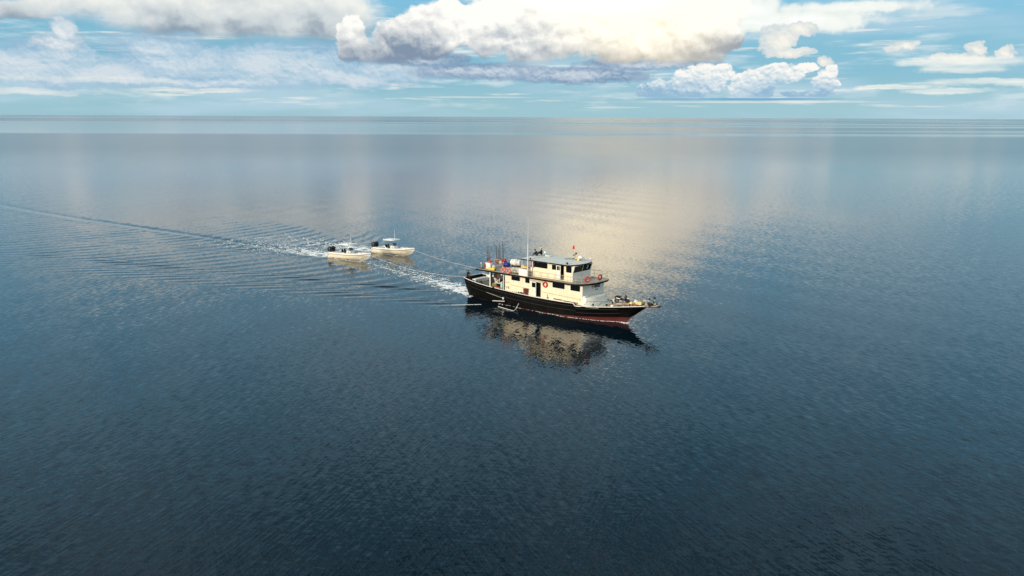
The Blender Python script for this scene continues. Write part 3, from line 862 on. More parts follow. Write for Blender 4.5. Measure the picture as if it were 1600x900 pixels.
# flat drip strip above door and hand rails along the wall
MB().box((12.95, -2.50, 4.02), (15.6, -2.405, 4.06), DECK_OLIVE).build('drip_strip', ship)
for xa, xb, za, zb_ in ((9.6, 12.9, 2.93, 2.80), (15.15, 21.35, 2.70, 2.56)):
    mb = MB(); mb.tube([(xa, -2.47, za), (xb, -2.47, zb_)], 0.028, WOOD, 6)
    n = max(2, int((xb - xa) / 1.5))
    for i in range(n + 1):
        x = xa + (xb - xa) * i / n; z = za + (zb_ - za) * i / n
        mb.box((x - 0.04, -2.47, z - 0.03), (x + 0.04, -2.405, z + 0.03), WOOD)
    mb.build('hand_rail', ship)
for xa, z in ((8.5, 3.15), (8.5, 2.55)): MB().box((xa, -2.44, z), (xa + 0.75, -2.405, z + 0.05), DECK_OLIVE).build('wall_batten', ship)
for xa, za in ((8.7, 2.32), (9.0, 2.42), (9.12, 2.3)): MB().box((xa, -2.46, za), (xa + 0.10, -2.405, za + 0.12), DARKWOOD).build('hose_hook', ship)
# vertical battens dividing the sheeting of the wall
for x in (9.45, 11.6, 15.0, 16.55, 19.15): MB().box((x - 0.03, -2.418, 2.2), (x + 0.03, -2.402, 4.38), CREAM_LIGHT).build('wall_batten', ship)
# valve and pipe low on the wall
MB().tube([(15.92, -2.48, 2.0), (15.92, -2.48, 2.42)], 0.03, STEEL, 6).ball((15.92, -2.48, 2.42), 0.05, STEEL, 8).box((15.9, -2.56, 1.98), (16.1, -2.42, 2.10), BROWNRED).build('deck_valve', ship)

# name and emblem on the front wall
def text_mesh(body, size, depth, m, name, parent, M):
    cu = bpy.data.curves.new('t', 'FONT'); cu.body = body; cu.size = size; cu.extrude = depth; cu.align_x = 'LEFT'; cu.offset = size * 0.045
    to = bpy.data.objects.new('t', cu); COL.objects.link(to)
    bpy.context.view_layer.update()
    me = bpy.data.meshes.new_from_object(to.evaluated_get(bpy.context.evaluated_depsgraph_get()))
    bpy.data.objects.remove(to); bpy.data.curves.remove(cu)
    me.materials.clear(); me.materials.append(m)
    for p in me.polygons: p.material_index = 0
    o = bpy.data.objects.new(name, me); COL.objects.link(o); o.parent = parent
    o.matrix_local = M
    return o
FACE_FWD = Matrix(((0, 0, 1, 0), (1, 0, 0, 0), (0, 1, 0, 0), (0, 0, 0, 1)))     # text x -> +y, text up -> z, out -> +x
def word(body, y0, z0, width, height, depth, m, name):
    o = text_mesh(body, 1.0, 0.01, m, name, ship, Matrix.Identity(4))
    xsv = [v.co.x for v in o.data.vertices]; ysv = [v.co.y for v in o.data.vertices]
    sx_, sy_ = width / (max(xsv) - min(xsv)), height / (max(ysv) - min(ysv))
    for v in o.data.vertices: v.co.x = (v.co.x - min(xsv)) * sx_; v.co.y = (v.co.y - min(ysv)) * sy_; v.co.z *= 0.8
    o.matrix_local = Matrix.Translation((21.575, y0, z0)) @ FACE_FWD
    return o
word('BENGZE', 0.20, 3.70, 1.32, 0.42, 0.01, INK, 'ship_name')
mk = MB()      # the small second line is too faint to read: only its strokes stand here
for q, (w_, h_) in enumerate(((0.07, 0.10), (0.10, 0.12), (0.05, 0.05), (0.08, 0.12), (0.11, 0.13))):
    mk.box((21.562, 0.42 + q * 0.125, 3.40), (21.585, 0.42 + q * 0.125 + w_, 3.40 + h_), INK)
tag(mk.build('small_lettering', ship), kind='stuff')
em = MB()
def shield(y, z, w, h, x, m, k=1.0):
    ol = [(-0.5, 0.5), (0.5, 0.5), (0.5, -0.05), (0.3, -0.38), (0, -0.55), (-0.3, -0.38), (-0.5, -0.05)]
    vs = [(x, y + a * w * k, z + b * h * k) for a, b in ol] + [(x - 0.02, y + a * w * k, z + b * h * k) for a, b in ol]
    n = len(ol); em.add(vs, [tuple(range(n)), tuple(range(2 * n - 1, n - 1, -1))] + [(i, (i + 1) % n, (i + 1) % n + n, i + n) for i in range(n)], m)
shield(-0.17, 3.93, 0.46, 0.50, 21.575, INK_RED); shield(-0.17, 3.93, 0.46, 0.50, 21.583, FLAGWHITE, 0.72); shield(-0.17, 3.95, 0.46, 0.50, 21.591, INK_RED, 0.45)
em.build('emblem', ship)

# the curved white step in front of the house
n_ = 14; ol = [(21.565, -2.38)]
for i in range(n_ + 1):
    a = -1 + 2 * i / n_; ol.append((22.05 + 0.75 * (1 - abs(a) ** 2.6), a * 2.2))
ol.append((21.565, 2.38))
MB().plate(ol, 1.66, 2.86, WHITE).build('front_step', ship)
ol2 = [(21.57, -2.5)] + [(x + 0.16, y * 1.05) for x, y in ol[1:-1]] + [(21.57, 2.5)]
MB().plate(ol2, 1.64, 2.10, WHITE).build('front_coaming', ship)
MB().box((21.6, -2.34, 2.86), (21.95, -1.6, 3.02), WHITE, bev=0.03).build('locker_lid', ship)
MB().lathe([(0.10, 0), (0.10, 0.22), (0.14, 0.26), (0.10, 0.34)], PLWHITE, (23.6, 1.75, 1.9), 10).build('mushroom_vent', ship)

# --- upper deck slab with black edge
UZ = 4.50
fr = [(20.9, 2.98), (21.7, 2.75), (22.4, 2.2), (22.85, 1.3), (22.98, 0.0)]
oud = [(3.45, -3.0), (8.0, -3.02), (20.2, -3.02)] + [(x, -y) for x, y in fr] + [(x, y) for x, y in reversed(fr[:-1])] + [(20.2, 3.02), (3.45, 3.0)]
rise = lambda x: 0.035 * max(0, x - 19.5) ** 1.6
ud = MB(); ud.plate(oud, lambda x: UZ - 0.12 + rise(x), lambda x: UZ + rise(x), DECK_GREY, DECK_GREY); ud.build('upper_deck', ship)
fa = MB(); n = len(oud)
for i in range(n):
    a, b = oud[i], oud[(i + 1) % n]
    def off(p, k=1.012): 
        c = (11.0, 0.0); return (c[0] + (p[0] - c[0]) * 1.004, p[1] * k)
    A, B = off(a), off(b); za, zb_ = rise(a[0]), rise(b[0])
    fa.add([(*a, UZ - 0.17 + za), (*b, UZ - 0.17 + zb_), (*b, UZ + 0.03 + zb_), (*a, UZ + 0.03 + za), (*A, UZ - 0.17 + za), (*B, UZ - 0.17 + zb_), (*B, UZ + 0.03 + zb_), (*A, UZ + 0.03 + za)],
           [(0, 1, 2, 3), (7, 6, 5, 4), (3, 2, 6, 7), (1, 0, 4, 5)], BLACK)
fa.build('deck_fascia', ship)
# strip of timber batten laid along the starboard gangway of the upper deck
MB().box((11.2, -2.93, UZ + 0.002), (20.4, -2.76, UZ + 0.05), WOOD).build('gutter_rail', ship)
MB().box((3.5, -2.96, UZ + 0.002), (11.1, -2.84, UZ + 0.05), DECK_GREY).build('gutter_rail', ship)

# posts under the aft half of the upper deck
for x, y, m_, r_ in ((5.9, -2.62, WHITE_TRIM, 0.085), (8.36, -2.62, WHITE_TRIM, 0.05), (5.2, -1.6, BLACK_MATT, 0.10), (5.9, 2.6, WHITE_TRIM, 0.07), (4.5, 0.6, BLACK_MATT, 0.12)):
    MB().box((x - r_, y - r_, 1.84), (x + r_, y + r_, 4.38), m_, bev=0.02).build('deck_post', ship)
# stern bulwark lining
MB().box((0.9, 2.00, 1.85), (2.3, 2.06, 2.68), WHITE).build('bulwark_panel', ship)
MB().box((2.9, 1.2, 1.845), (4.3, 1.28, 2.85), CREAM_LIGHT).build('storage_bulkhead', ship)
MB().box((0.75, -0.9, 1.845), (1.5, 1.7, 2.40), WHITE, bev=0.03).build('stern_locker', ship)

# --- upper deckhouse (wheelhouse forward)
UW = -2.0; WZ0, WZ1 = UZ + 0.002, 6.66
up_win = [(13.26, 15.54, 5.80, 6.52), (16.28, 16.98, 5.82, 6.48)]
up_door = (17.10, 18.28, 4.62, 6.52)
side_fw = [(18.60, 19.50, 5.72, 6.56)]
wall('wheelhouse_side', UW, 12.66, 19.62, WZ0, WZ1, up_win + [up_door] + side_fw, CREAM, ship)
wall('wheelhouse_side', 1.94, 12.66, 19.62, WZ0, WZ1, up_win + side_fw, CREAM, ship)
for h in up_win: window(h, UW, -1, frame=CREAM_LIGHT); window(h, 2.0, 1, frame=CREAM_LIGHT)
for h in side_fw: window(h, UW, -1, frame=CREAM_LIGHT); window(h, 2.0, 1, frame=CREAM_LIGHT)
wall('wheelhouse_back', 12.66, -1.94, 1.94, WZ0, WZ1, [(-1.75, -0.9, 4.56, 6.4)], CREAM, ship, axis='y')
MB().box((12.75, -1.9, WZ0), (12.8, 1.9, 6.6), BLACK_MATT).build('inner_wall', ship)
MB().box((17.0, -0.9, WZ0), (18.4, -0.85, 6.6), DARKWOOD).box((18.30, -1.93, WZ0), (18.34, -0.9, 6.6), DARKWOOD).build('inner_wall', ship)
ul = MB().box((17.06, -2.05, 4.66), (17.74, -2.005, 6.48), WHITE).build('door', ship)
MB().box((17.14, -2.066, 5.85), (17.42, -2.052, 6.38), GLASS).build('door_window', ul)
MB().box((17.45, -2.066, 5.85), (17.66, -2.052, 6.38), INTERIOR).build('door_window', ul)
MB().tube([(17.14, -2.06, 4.78), (17.66, -2.06, 4.78), (17.66, -2.06, 5.72), (17.14, -2.06, 5.72)], 0.012, DECK_OLIVE, 4, closed=True).build('door_panel', ul)
MB().box((18.28, -2.03, 4.6), (18.34, -2.003, 6.56), CREAM_LIGHT).build('door_frame', ship)
# raked front with its wide windscreen
FX0, FX1 = 19.62, 19.98
def fx(z): return FX0 + (FX1 - FX0) * max(0, (z - 5.7)) / (6.7 - 5.7) * 0.9
fwm = MB()
def fpanel(y0, y1, z0, z1, m, d0=0.0, d1=0.06, mbx=None):
    a = mbx or fwm
    vs = [(fx(z) + d, y, z) for d in (d0, d1) for z in (z0, z1) for y in (y0, y1)]
    a.add(vs, [(0, 1, 3, 2), (5, 4, 6, 7), (0, 4, 5, 1), (2, 3, 7, 6), (0, 2, 6, 4), (1, 5, 7, 3)], m)
fpanel(-2.0, 2.0, WZ0, 5.72, WHITE)
fpanel(-2.0, 2.0, 6.58, 6.68, WHITE)
for a, b in ((-2.0, -1.86), (-0.03, 0.03), (1.86, 2.0)): fpanel(a, b, 5.72, 6.58, WHITE)
fwm.build('wheelhouse_front', ship)
for a, b in ((-1.86, -0.03), (0.03, 1.86)):
    w = MB(); fpanel(a, b, 5.72, 6.58, GLASS, 0.005, 0.03, w); w = w.build('windscreen', ship)
    f = MB(); fpanel(a + 0.01, b - 0.01, 5.725, 5.76, BLACK_MATT, 0.01, 0.05, f); f.build('window_sill', w)
wb = MB(); fpanel(0.95, 1.25, 5.95, 6.45, SIGN_GREY, 0.032, 0.036, wb); wb.build('windscreen_reflection', ship)  # pale grey panel on the glass, a reflection put in as colour
MB().torus((19.70, 0.0, 5.15), 0.20, 0.016, DECK_PALE, 'x', 18, 5).build('front_emblem_ring', ship)
MB().lathe([(0.03, 4.5), (0.03, 6.68)], CREAM_LIGHT, (19.63, -2.0, 0), 8).build('corner_post', ship)
# side wings of the raked front (close the triangle between side wall and screen)
for yy in (-2.0, 1.94):
    vs = [(19.6, yy, 5.7), (19.6, yy, 6.66), (fx(6.66) + 0.05, yy, 6.66), (19.6, yy + 0.06, 5.7), (19.6, yy + 0.06, 6.66), (fx(6.66) + 0.05, yy + 0.06, 6.66)]
    MB().add(vs, [(0, 1, 2), (5, 4, 3), (0, 3, 4, 1), (1, 4, 5, 2), (0, 2, 5, 3)], WHITE).build('wheelhouse_cheek', ship)

# --- roof: flat, cambered, front edge bowed
RZ = 6.70
rf = [(19.35, 2.66), (19.9, 1.9), (20.2, 0.9), (20.28, 0.0)]
orf = [(11.45, -2.68)] + [(x, -y) for x, y in rf] + [(x, y) for x, y in reversed(rf[:-1])] + [(11.45, 2.68)]
rm = MB()
vsT = [(x, y, RZ + 0.12) for x, y in orf]; vsB = [(x, y, RZ - 0.02) for x, y in orf]; n = len(orf)
inner = [(12.1, -1.2), (19.0, -1.3), (19.7, 0.0), (19.0, 1.3), (12.1, 1.2)]
rm.add(vsB, [tuple(range(n - 1, -1, -1))], BLACK_MATT)
rm.add(vsT + vsB, [(i, (i + 1) % n, (i + 1) % n + n, i + n) for i in range(n)], BLACK)
# camber: grid over the outline
ridge = [(11.45, 0.0, RZ + 0.22), (19.35, 0.0, RZ + 0.24), (20.28, 0.0, RZ + 0.12)]
V_ = vsT + ridge
a, b, c = n, n + 1, n + 2
rm.add(V_, [(0, 1, b, a), (1, 2, b), (2, 3, b), (3, 4, b), (4, 5, b), (5, 6, b), (6, 7, b), (7, 8, a, b)], ROOF)
rm.build('roof', ship)
for x in (13.1, 14.8, 16.5, 18.2):
    MB().add([(x - 0.02, -2.66, RZ + 0.122), (x + 0.02, -2.66, RZ + 0.122), (x + 0.02, 0, RZ + 0.245), (x - 0.02, 0, RZ + 0.245), (x - 0.02, -2.66, RZ + 0.135), (x + 0.02, -2.66, RZ + 0.135), (x + 0.02, 0, RZ + 0.258), (x - 0.02, 0, RZ + 0.258)],
             [(4, 5, 6, 7), (0, 1, 5, 4), (0, 4, 7, 3), (1, 2, 6, 5)], ROOF).build('roof_seam', ship)
MB().tube([(x, y, RZ + 0.10) for x, y in orf[:5]], 0.03, BLACK_MATT, 5).build('roof_gutter', ship)
for x, y in ((11.55, -2.45), (11.55, 2.45)): MB().tube([(x, y, UZ), (x, y, RZ)], 0.045, WHITE_TRIM, 8).build('roof_post', ship)
# white weather screen between the roof post and the mast
MB().box((11.32, -2.93, 4.56), (12.76, -2.89, 5.46), WHITE).build('weather_screen', ship)
# tall mast stepped on the deck edge
MB().tube([(12.82, -2.80, 4.5), (12.82, -2.80, 8.9)], [0.075, 0.065], WHITE_TRIM, 8).build('mast', ship)
MB().tube([(12.82, -2.80, 8.9), (12.82, -2.80, 12.65)], [0.032, 0.014], PLWHITE, 6).build('whip_aerial', ship)

# --- rails of the upper deck: each post a part, two long rails
def deck_rail(pts, h, post_r=0.024, rail_r=0.022, rows=(0.5, 1.0), m=RAILP):
    for p in pts:
        MB().tube([p, (p[0], p[1], p[2] + h)], post_r, m, 6).build('rail_post', ship)
    for f in rows:
        MB().tube([(p[0], p[1], p[2] + h * f) for p in pts], rail_r, m, 6).build('rail', ship)
side_pts = [(x, -2.95, UZ + rise(x)) for x in (12.95, 14.1, 15.3, 16.5, 17.6, 18.7, 20.0, 20.9)]
front_pts = [(21.65, -2.68, UZ + rise(21.65)), (22.33, -2.12, UZ + rise(22.3)), (22.78, -1.2, UZ + rise(22.8)), (22.9, 0.0, UZ + rise(22.9)), (22.78, 1.2, UZ + rise(22.8)), (22.33, 2.12, UZ + rise(22.3)), (21.65, 2.68, UZ + rise(21.65))]
port_pts = [(x, 2.95, UZ + rise(x)) for x in (20.9, 19.6, 18.2, 16.8, 15.4, 14.0, 12.6)]
deck_rail(side_pts + front_pts + port_pts, 0.96)
deck_rail([(x, -2.93, UZ) for x in (9.2, 10.3, 11.4)], 0.8, rows=(0.5, 1.0))
# foredeck handrail leaning inboard
fp = [(21.9, -2.68), (22.9, -2.52), (23.9, -2.30), (24.9, -2.02)]
tops = []
for x, y in fp:
    z = rail_pt(x)[1]; t = (x + 0.45, y + 0.35, z + 0.70); tops.append(t)
    MB().tube([(x, y, z), t], 0.026, DARKWOOD, 6).build('rail_post', ship)
MB().tube([(21.9, -2.68, rail_pt(21.9)[1])] + tops + [(25.9, -1.75, rail_pt(25.9)[1] + 0.35)], 0.024, DARKWOOD, 6).build('rail', ship)

# --- on the roof
t_ = [(18.1, -2.2)]
MB().lathe([(0.12, 0), (0.15, 0.10), (0.12, 0.22), (0.05, 0.28)], BLACK_MATT, (18.95, -2.25, RZ + 0.14), 12).build('search_light', ship)
rd = MB().lathe([(0.10, 0), (0.10, 0.14), (0.34, 0.16), (0.38, 0.26), (0.34, 0.42), (0.18, 0.52), (0.02, 0.55)], PLWHITE, (18.35, 1.55, RZ + 0.2), 16).build('radar_dome', ship)
MB().box((18.1, 0.55, RZ + 0.22), (18.75, 1.0, RZ + 0.50), PALEYEL, bev=0.04).box((18.2, 0.5, RZ + 0.3), (18.5, 0.56, RZ + 0.42), BLACK_MATT).build('equipment_box', ship)
MB().tube([(18.6, 1.1, RZ + 0.28), (20.0, 2.0, RZ + 0.30)], 0.03, STEEL, 6).build('roof_pipe', ship)
for x, y, h in ((18.0, 2.35, 1.55), (18.35, 2.35, 2.0)): MB().tube([(x, y, RZ + 0.15), (x, y, RZ + 0.15 + h)], [0.03, 0.012], PLWHITE, 6).build('radio_aerial', ship)
MB().ball((19.3, 2.45, RZ + 0.34), 0.13, PLWHITE, 10).tube([(19.3, 2.45, RZ + 0.1), (19.3, 2.45, RZ + 0.3)], 0.03, STEEL, 6).build('satellite_dome', ship)
MB().box((12.9, 0.75, RZ + 0.20), (13.7, 1.25, RZ + 0.30), PLWHITE, bev=0.02).build('roof_hatch', ship)
MB().lathe([(0.06, 0), (0.06, 0.12)], BLACK_MATT, (12.65, 0.9, RZ + 0.2), 8).build('roof_vent', ship)
MB().tube([(16.6, 0.35, RZ + 0.26), (16.9, 0.75, RZ + 0.28), (17.0, 0.95, RZ + 0.26), (17.3, 1.15, RZ + 0.27)], 0.03, DARKWOOD, 6).build('roof_strap', ship)
MB().box((17.25, 1.2, RZ + 0.2), (17.45, 1.4, RZ + 0.30), DARKWOOD).build('roof_cleat', ship)
# light mast with yards, lamps
lm = MB().tube([(17.4, 1.55, RZ + 0.2), (17.4, 1.55, RZ + 1.35)], [0.06, 0.035], STEEL, 8).build('light_mast', ship)
MB().tube([(17.4, 1.15, RZ + 0.75), (17.4, 2.0, RZ + 0.85)], 0.03, DARKWOOD, 6).build('yard', lm)
MB().box((17.3, 1.72, RZ + 0.80), (17.5, 1.92, RZ + 1.02), BROWNRED, bev=0.03).build('mast_lamp', lm)
MB().box((17.32, 1.12, RZ + 0.68), (17.48, 1.3, RZ + 0.84), BROWNRED, bev=0.03).build('mast_lamp', lm)
MB().ball((17.4, 1.58, RZ + 1.2), 0.08, PLWHITE, 8).build('mast_lamp', lm)
# loud hailer under the aft eave
MB().lathe([(0.04, 0), (0.10, 0.12), (0.16, 0.2)], BLACK_MATT, (13.0, -2.5, RZ + 0.14), 10).build('deck_speaker', ship)

# --- bow gear that is part of the ship
wl = MB().lathe([(0.16, -0.35), (0.20, -0.33), (0.12, -0.2), (0.12, 0.2), (0.20, 0.33), (0.16, 0.35)], STEEL, (30.2, 0.05, 3.02), 12, axis=1).build('windlass', ship)
for y in (-0.42, 0.52): MB().lathe([(0.19, -0.08), (0.21, 0), (0.19, 0.08)], BLACK_MATT, (30.2, y, 3.02), 12, axis=1).build('drum_end', wl)
MB().box((30.0, -0.3, 2.66), (30.4, 0.4, 2.9), DARKWOOD, bev=0.02).build('windlass_bed', wl)
pul = MB()
for p in ([(29.4, 0.95, 2.55), (29.42, 0.98, 3.2)], [(30.3, 0.52, 2.62), (30.3, 0.75, 3.5)], [(30.9, 0.40, 2.7), (30.85, 0.1, 3.1)], [(30.3, 0.1, 3.0), (31.0, 0.35, 2.8)], [(30.1, 0.55, 2.8), (31.2, 0.3, 3.05)]): pul.tube(p, 0.03, RAILP, 6)
pul.tube([(31.2, -0.3, 2.72), (31.6, -0.2, 3.25)], 0.02, STEEL, 5)
pul = pul.build('bow_pulpit', ship)
for c in ((29.42, 0.98, 3.25), (30.3, 0.78, 3.52), (30.95, 0.3, 2.92), (30.2, -0.32, 2.84)):
    MB().lathe([(0.09, -0.12), (0.13, -0.06), (0.13, 0.08), (0.08, 0.14)], BLACK_MATT, c, 10).build('pulpit_lamp', pul)
an = MB().tube([(31.0, 0.05, 2.86), (31.75, 0.0, 2.78)], 0.035, STEEL, 6).tube([(31.55, -0.25, 2.95), (31.72, 0, 2.80), (31.55, 0.25, 2.95)], 0.035, STEEL, 6).build('anchor', ship)
for x, y in ((24.55, -1.3), (24.3, 0.45), (27.75, -0.85), (22.95, -1.95)):
    z = rail_pt(x)[1]
    MB().lathe([(0.12, 0), (0.09, 0.05), (0.09, 0.18), (0.13, 0.22), (0.13, 0.28)], BLACK_MATT, (x, y, z), 10).build('bollard', ship)
# side boom and swim platform let down along the starboard side
bo = MB().box((1.3, -0.07, -0.04), (3.0, 0.07, 0.04), WHITE_TRIM); bo.v = [(x * 0.86 - y * 0.5, x * 0.5 + y * 0.86, z) for x, y, z in bo.v]
bo.move((6.35, -4.55, 0.62)).build('boom_plank', ship)
MB().tube([(8.9, -4.35, 0.10), (10.9, -4.65, 0.05), (12.1, -4.85, 0.06), (12.25, -4.6, 0.25), (11.7, -3.3, 0.75)], 0.04, WHITE_TRIM, 6).build('boarding_frame', ship)
MB().tube([(8.9, -4.35, 0.10), (8.6, -2.95, 0.7)], 0.025, DARKWOOD, 6).tube([(10.4, -4.55, 0.06), (10.0, -2.95, 0.7)], 0.025, DARKWOOD, 6).build('boarding_frame', ship)
MB().tube([(5.4, -2.84, 1.35), (8.8, -3.0, 0.95)], 0.035, STEEL, 6).build('boom_stay', ship)
MB().box((8.55, -3.06, 0.85), (8.75, -2.9, 1.1), WHITE_TRIM).build('boom_bracket', ship)

# ================================================================== PEOPLE
def person(loc, rz, pose, shirt, trousers, label, hair=HAIR, cap=None, parent_ship=True):
    """one skinned body; joints in metres, facing +x; clothing is coloured per limb, cap and hair are children"""
    root = empty('person', loc, rz, label, 'person'); root.scale = (1.12, 1.12, 1.12)
    J = {k: Vector(v) for k, v in pose.items()}
    verts, edges, rad, zone = [], [], [], []
    def vtx(p, r, z, prev=None):
        verts.append(Vector(p)); rad.append(r); zone.append(z)
        if prev is not None: edges.append((prev, len(verts) - 1))
        return len(verts) - 1
    pel = vtx(J['pelvis'], 0.15, 't')
    bel = vtx(J['pelvis'].lerp(J['chest'], 0.45), 0.155, 's', pel)
    che = vtx(J['chest'], 0.175, 's', bel)
    nek = vtx(J['neck'], 0.058, 'k', che)
    hd0 = vtx(J['neck'].lerp(J['head'], 0.55), 0.070, 'k', nek)
    hd1 = vtx(J['head'], 0.098, 'k', hd0)
    up_ = (J['head'] - J['neck']).normalized()
    hd2 = vtx(J['head'] + up_ * 0.085, 0.078, 'k', hd1)
    face = J.get('face', Vector((1, 0, 0))).normalized()
    nose = vtx(J['head'] + face * 0.10 - up_ * 0.015, 0.016, 'k', hd1)
    for s in ('l', 'r'):
        sg = 1 if s == 'l' else -1
        sh = vtx(J['sho_' + s], 0.085, 's', che)
        e = vtx(J['elb_' + s], 0.055, 's', sh)
        w = vtx(J['wri_' + s], 0.029, 'k', e)
        d = (J['wri_' + s] - J['elb_' + s]).normalized()
        p = vtx(J['wri_' + s] + d * 0.07, 0.032, 'k', w)
        side = d.cross(Vector((0, 0, 1))); side = side.normalized() if side.length > 0.1 else Vector((0, 1, 0))
        for q, (o_, ln) in enumerate(((-0.027, 0.062), (-0.009, 0.075), (0.009, 0.070), (0.027, 0.055))):
            a_ = vtx(J['wri_' + s] + d * 0.105 + side * o_, 0.009, 'k', p)
            vtx(J['wri_' + s] + d * (0.105 + ln) + side * o_ * 1.2 - Vector((0, 0, 0.02)), 0.008, 'k', a_)
        vtx(J['wri_' + s] + d * 0.075 - side * sg * 0.055, 0.010, 'k', w)
        h = vtx(J['hip_' + s], 0.11, 't', pel)
        k = vtx(J['kne_' + s], 0.075, 't', h)
        m = vtx(J['kne_' + s].lerp(J['ank_' + s], 0.35), 0.058, 't', k)
        a = vtx(J['ank_' + s], 0.038, 't', m)
        fd_ = (J['ank_' + s] - J['kne_' + s]); fwd = J.get('foot', Vector((1, 0, 0)))
        vtx(J['ank_' + s] + fwd.normalized() * 0.17 + Vector((0, 0, -0.045)), 0.035, 'f', a)
    me = bpy.data.meshes.new('body'); me.from_pydata(verts, edges, [])
    o = bpy.data.objects.new('body', me); COL.objects.link(o)
    md = o.modifiers.new('skin', 'SKIN'); md.use_smooth_shade = True; md.branch_smoothing = 0.5
    for i, sv in enumerate(me.skin_vertices[0].data):
        sv.radius = (rad[i], rad[i] * (0.82 if i in (pel, bel, che) else 1)); sv.use_root = (i == pel)
    sb = o.modifiers.new('sub', 'SUBSURF'); sb.levels = sb.render_levels = 1
    bpy.context.view_layer.update()
    nm = bpy.data.meshes.new_from_object(o.evaluated_get(bpy.context.evaluated_depsgraph_get()))
    bpy.data.objects.remove(o)
    mats_ = {'s': shirt, 't': trousers, 'k': SKIN, 'f': BLACK_MATT}; keys = ['s', 't', 'k', 'f']
    nm.materials.clear()
    for q in keys: nm.materials.append(mats_[q])
    segs = [(verts[a], verts[b], zone[b] if zone[b] != 's' or zone[a] != 't' else 's', rad[b]) for a, b in edges]
    for f in nm.polygons:
        c = f.center; best = None
        for A, B, z, r in segs:
            d = B - A; t = max(0, min(1, (c - A).dot(d) / max(1e-9, d.dot(d)))); dist = (c - (A + d * t)).length - r
            if best is None or dist < best[0]: best = (dist, z)
        f.material_index = keys.index(best[1]); f.use_smooth = True
    nm.name = 'body'
    ob = bpy.data.objects.new('body', nm); COL.objects.link(ob); ob.parent = root
    hm = MB(); hc = J['head'] + up_ * 0.055 - face * 0.025
    hm.ball(hc, 0.115, hair, 12, (1.0, 0.92, 0.85)); hm.build('hair', root)
    if cap: 
        cm = MB(); cm.ball(J['head'] + up_ * 0.075 - face * 0.01, 0.125, cap, 12, (1, 1, 0.72))
        cm.box(J['head'] + up_ * 0.06 + face * 0.08 - Vector((0.07, 0.08, 0.01)), J['head'] + up_ * 0.06 + face * 0.08 + Vector((0.07, 0.08, 0.01)), cap); cm.build('cap', root)
    for sg in (-1, 1):
        sd = face.cross(up_) * sg
        MB().ball(J['head'] + face * 0.090 + sd * 0.033 + up_ * 0.02, 0.011, HAIR, 6).build('eye', root)
    return root
sit = dict(pelvis=(0, 0, 0.13), chest=(0.06, 0, 0.50), neck=(0.10, 0, 0.66), head=(0.14, 0, 0.80), sho_l=(0.08, 0.19, 0.58), sho_r=(0.08, -0.19, 0.58),
           elb_l=(0.26, 0.25, 0.38), elb_r=(0.24, -0.24, 0.36), wri_l=(0.46, 0.15, 0.42), wri_r=(0.44, -0.12, 0.44), hip_l=(0.02, 0.10, 0.11), hip_r=(0.02, -0.10, 0.11),
           kne_l=(0.42, 0.17, 0.38), kne_r=(0.42, -0.17, 0.38), ank_l=(0.56, 0.15, 0.06), ank_r=(0.56, -0.15, 0.06))
chair = dict(sit); chair.update(kne_l=(0.42, 0.14, 0.14), kne_r=(0.42, -0.14, 0.12), ank_l=(0.48, 0.13, -0.30), ank_r=(0.46, -0.13, -0.30),
             elb_l=(0.24, 0.22, 0.40), wri_l=(0.48, 0.12, 0.34), elb_r=(0.22, -0.22, 0.38), wri_r=(0.44, -0.08, 0.30))
person(on_ship(0.22, -1.25, 2.66), SHIP_A + R(5), chair, DARKCLOTH, MAROON, 'person in dark clothes sitting on the stern rail, arms reaching forward')
lean = dict(sit); lean.update(chest=(0.14, 0, 0.46), neck=(0.24, 0, 0.60), head=(0.32, 0, 0.72), sho_l=(0.17, 0.19, 0.53), sho_r=(0.17, -0.19, 0.53),
                              wri_l=(0.50, 0.16, 0.30), wri_r=(0.50, -0.13, 0.32), elb_l=(0.32, 0.25, 0.34), elb_r=(0.32, -0.24, 0.34))
person(on_ship(12.35, -0.20, RZ + 0.24), SHIP_A + R(190), lean, GREENCLOTH, DARKCLOTH, 'black-haired person in a dark green top crouched on the roof beside the mast')
person(on_ship(12.35, 0.85, RZ + 0.24), SHIP_A + R(200), sit, DARKCLOTH, DARKCLOTH, 'person in a pale cap and dark clothes sitting on the far side of the roof', cap=PALEYEL)
tag(MB().ball((0, 0, 0.15), 0.17, PLWHITE, 12).move(on_ship(12.95, 0.75, RZ + 0.55), 0).build('net_float'), 'white round float beside the person in the pale cap', 'float')

# ================================================================== LIFE RINGS
def ring(x, y, z, turn, m, label, Rr=0.31, r=0.095, lean=0.0):
    t = ship_thing('life_ring', x, y, z, label, 'life ring', 'life rings hung about the ship', turn)
    MB().torus((0, 0, 0), Rr, r, m, 'y', 28, 8, alt=(FLAGWHITE, 0)).build('ring', t)
    gp = MB()
    for k in range(4):
        b = R(90 * k); c = Vector((math.cos(b) * Rr, 0, math.sin(b) * Rr)); tdir = Vector((-math.sin(b), 0, math.cos(b)))
        gp.tube([c - tdir * 0.035, c + tdir * 0.035], r * 1.06, FLAGWHITE if m is not RINGRED else RINGRED, 8)
    gp.build('reflective_band', t)
    return t
ring(8.72, -3.12, 5.02, 0, ORANGE, 'orange life ring on the aft upper deck edge, left of the pair')
ring(9.68, -3.12, 4.98, 0, ORANGE, 'orange life ring on the aft upper deck edge, right of the pair')
ring(15.55, -2.52, 3.76, 0, RINGRED, 'dark red life ring on the cream wall between the open door and a window')
ring(22.22, -2.30, 5.28, R(46), RINGRED, 'red life ring seen face on at the rounded front rail of the upper deck')
ring(22.98, -0.62, 5.42, R(80), RINGRED, 'red life ring seen edge on at the foremost rail of the upper deck')

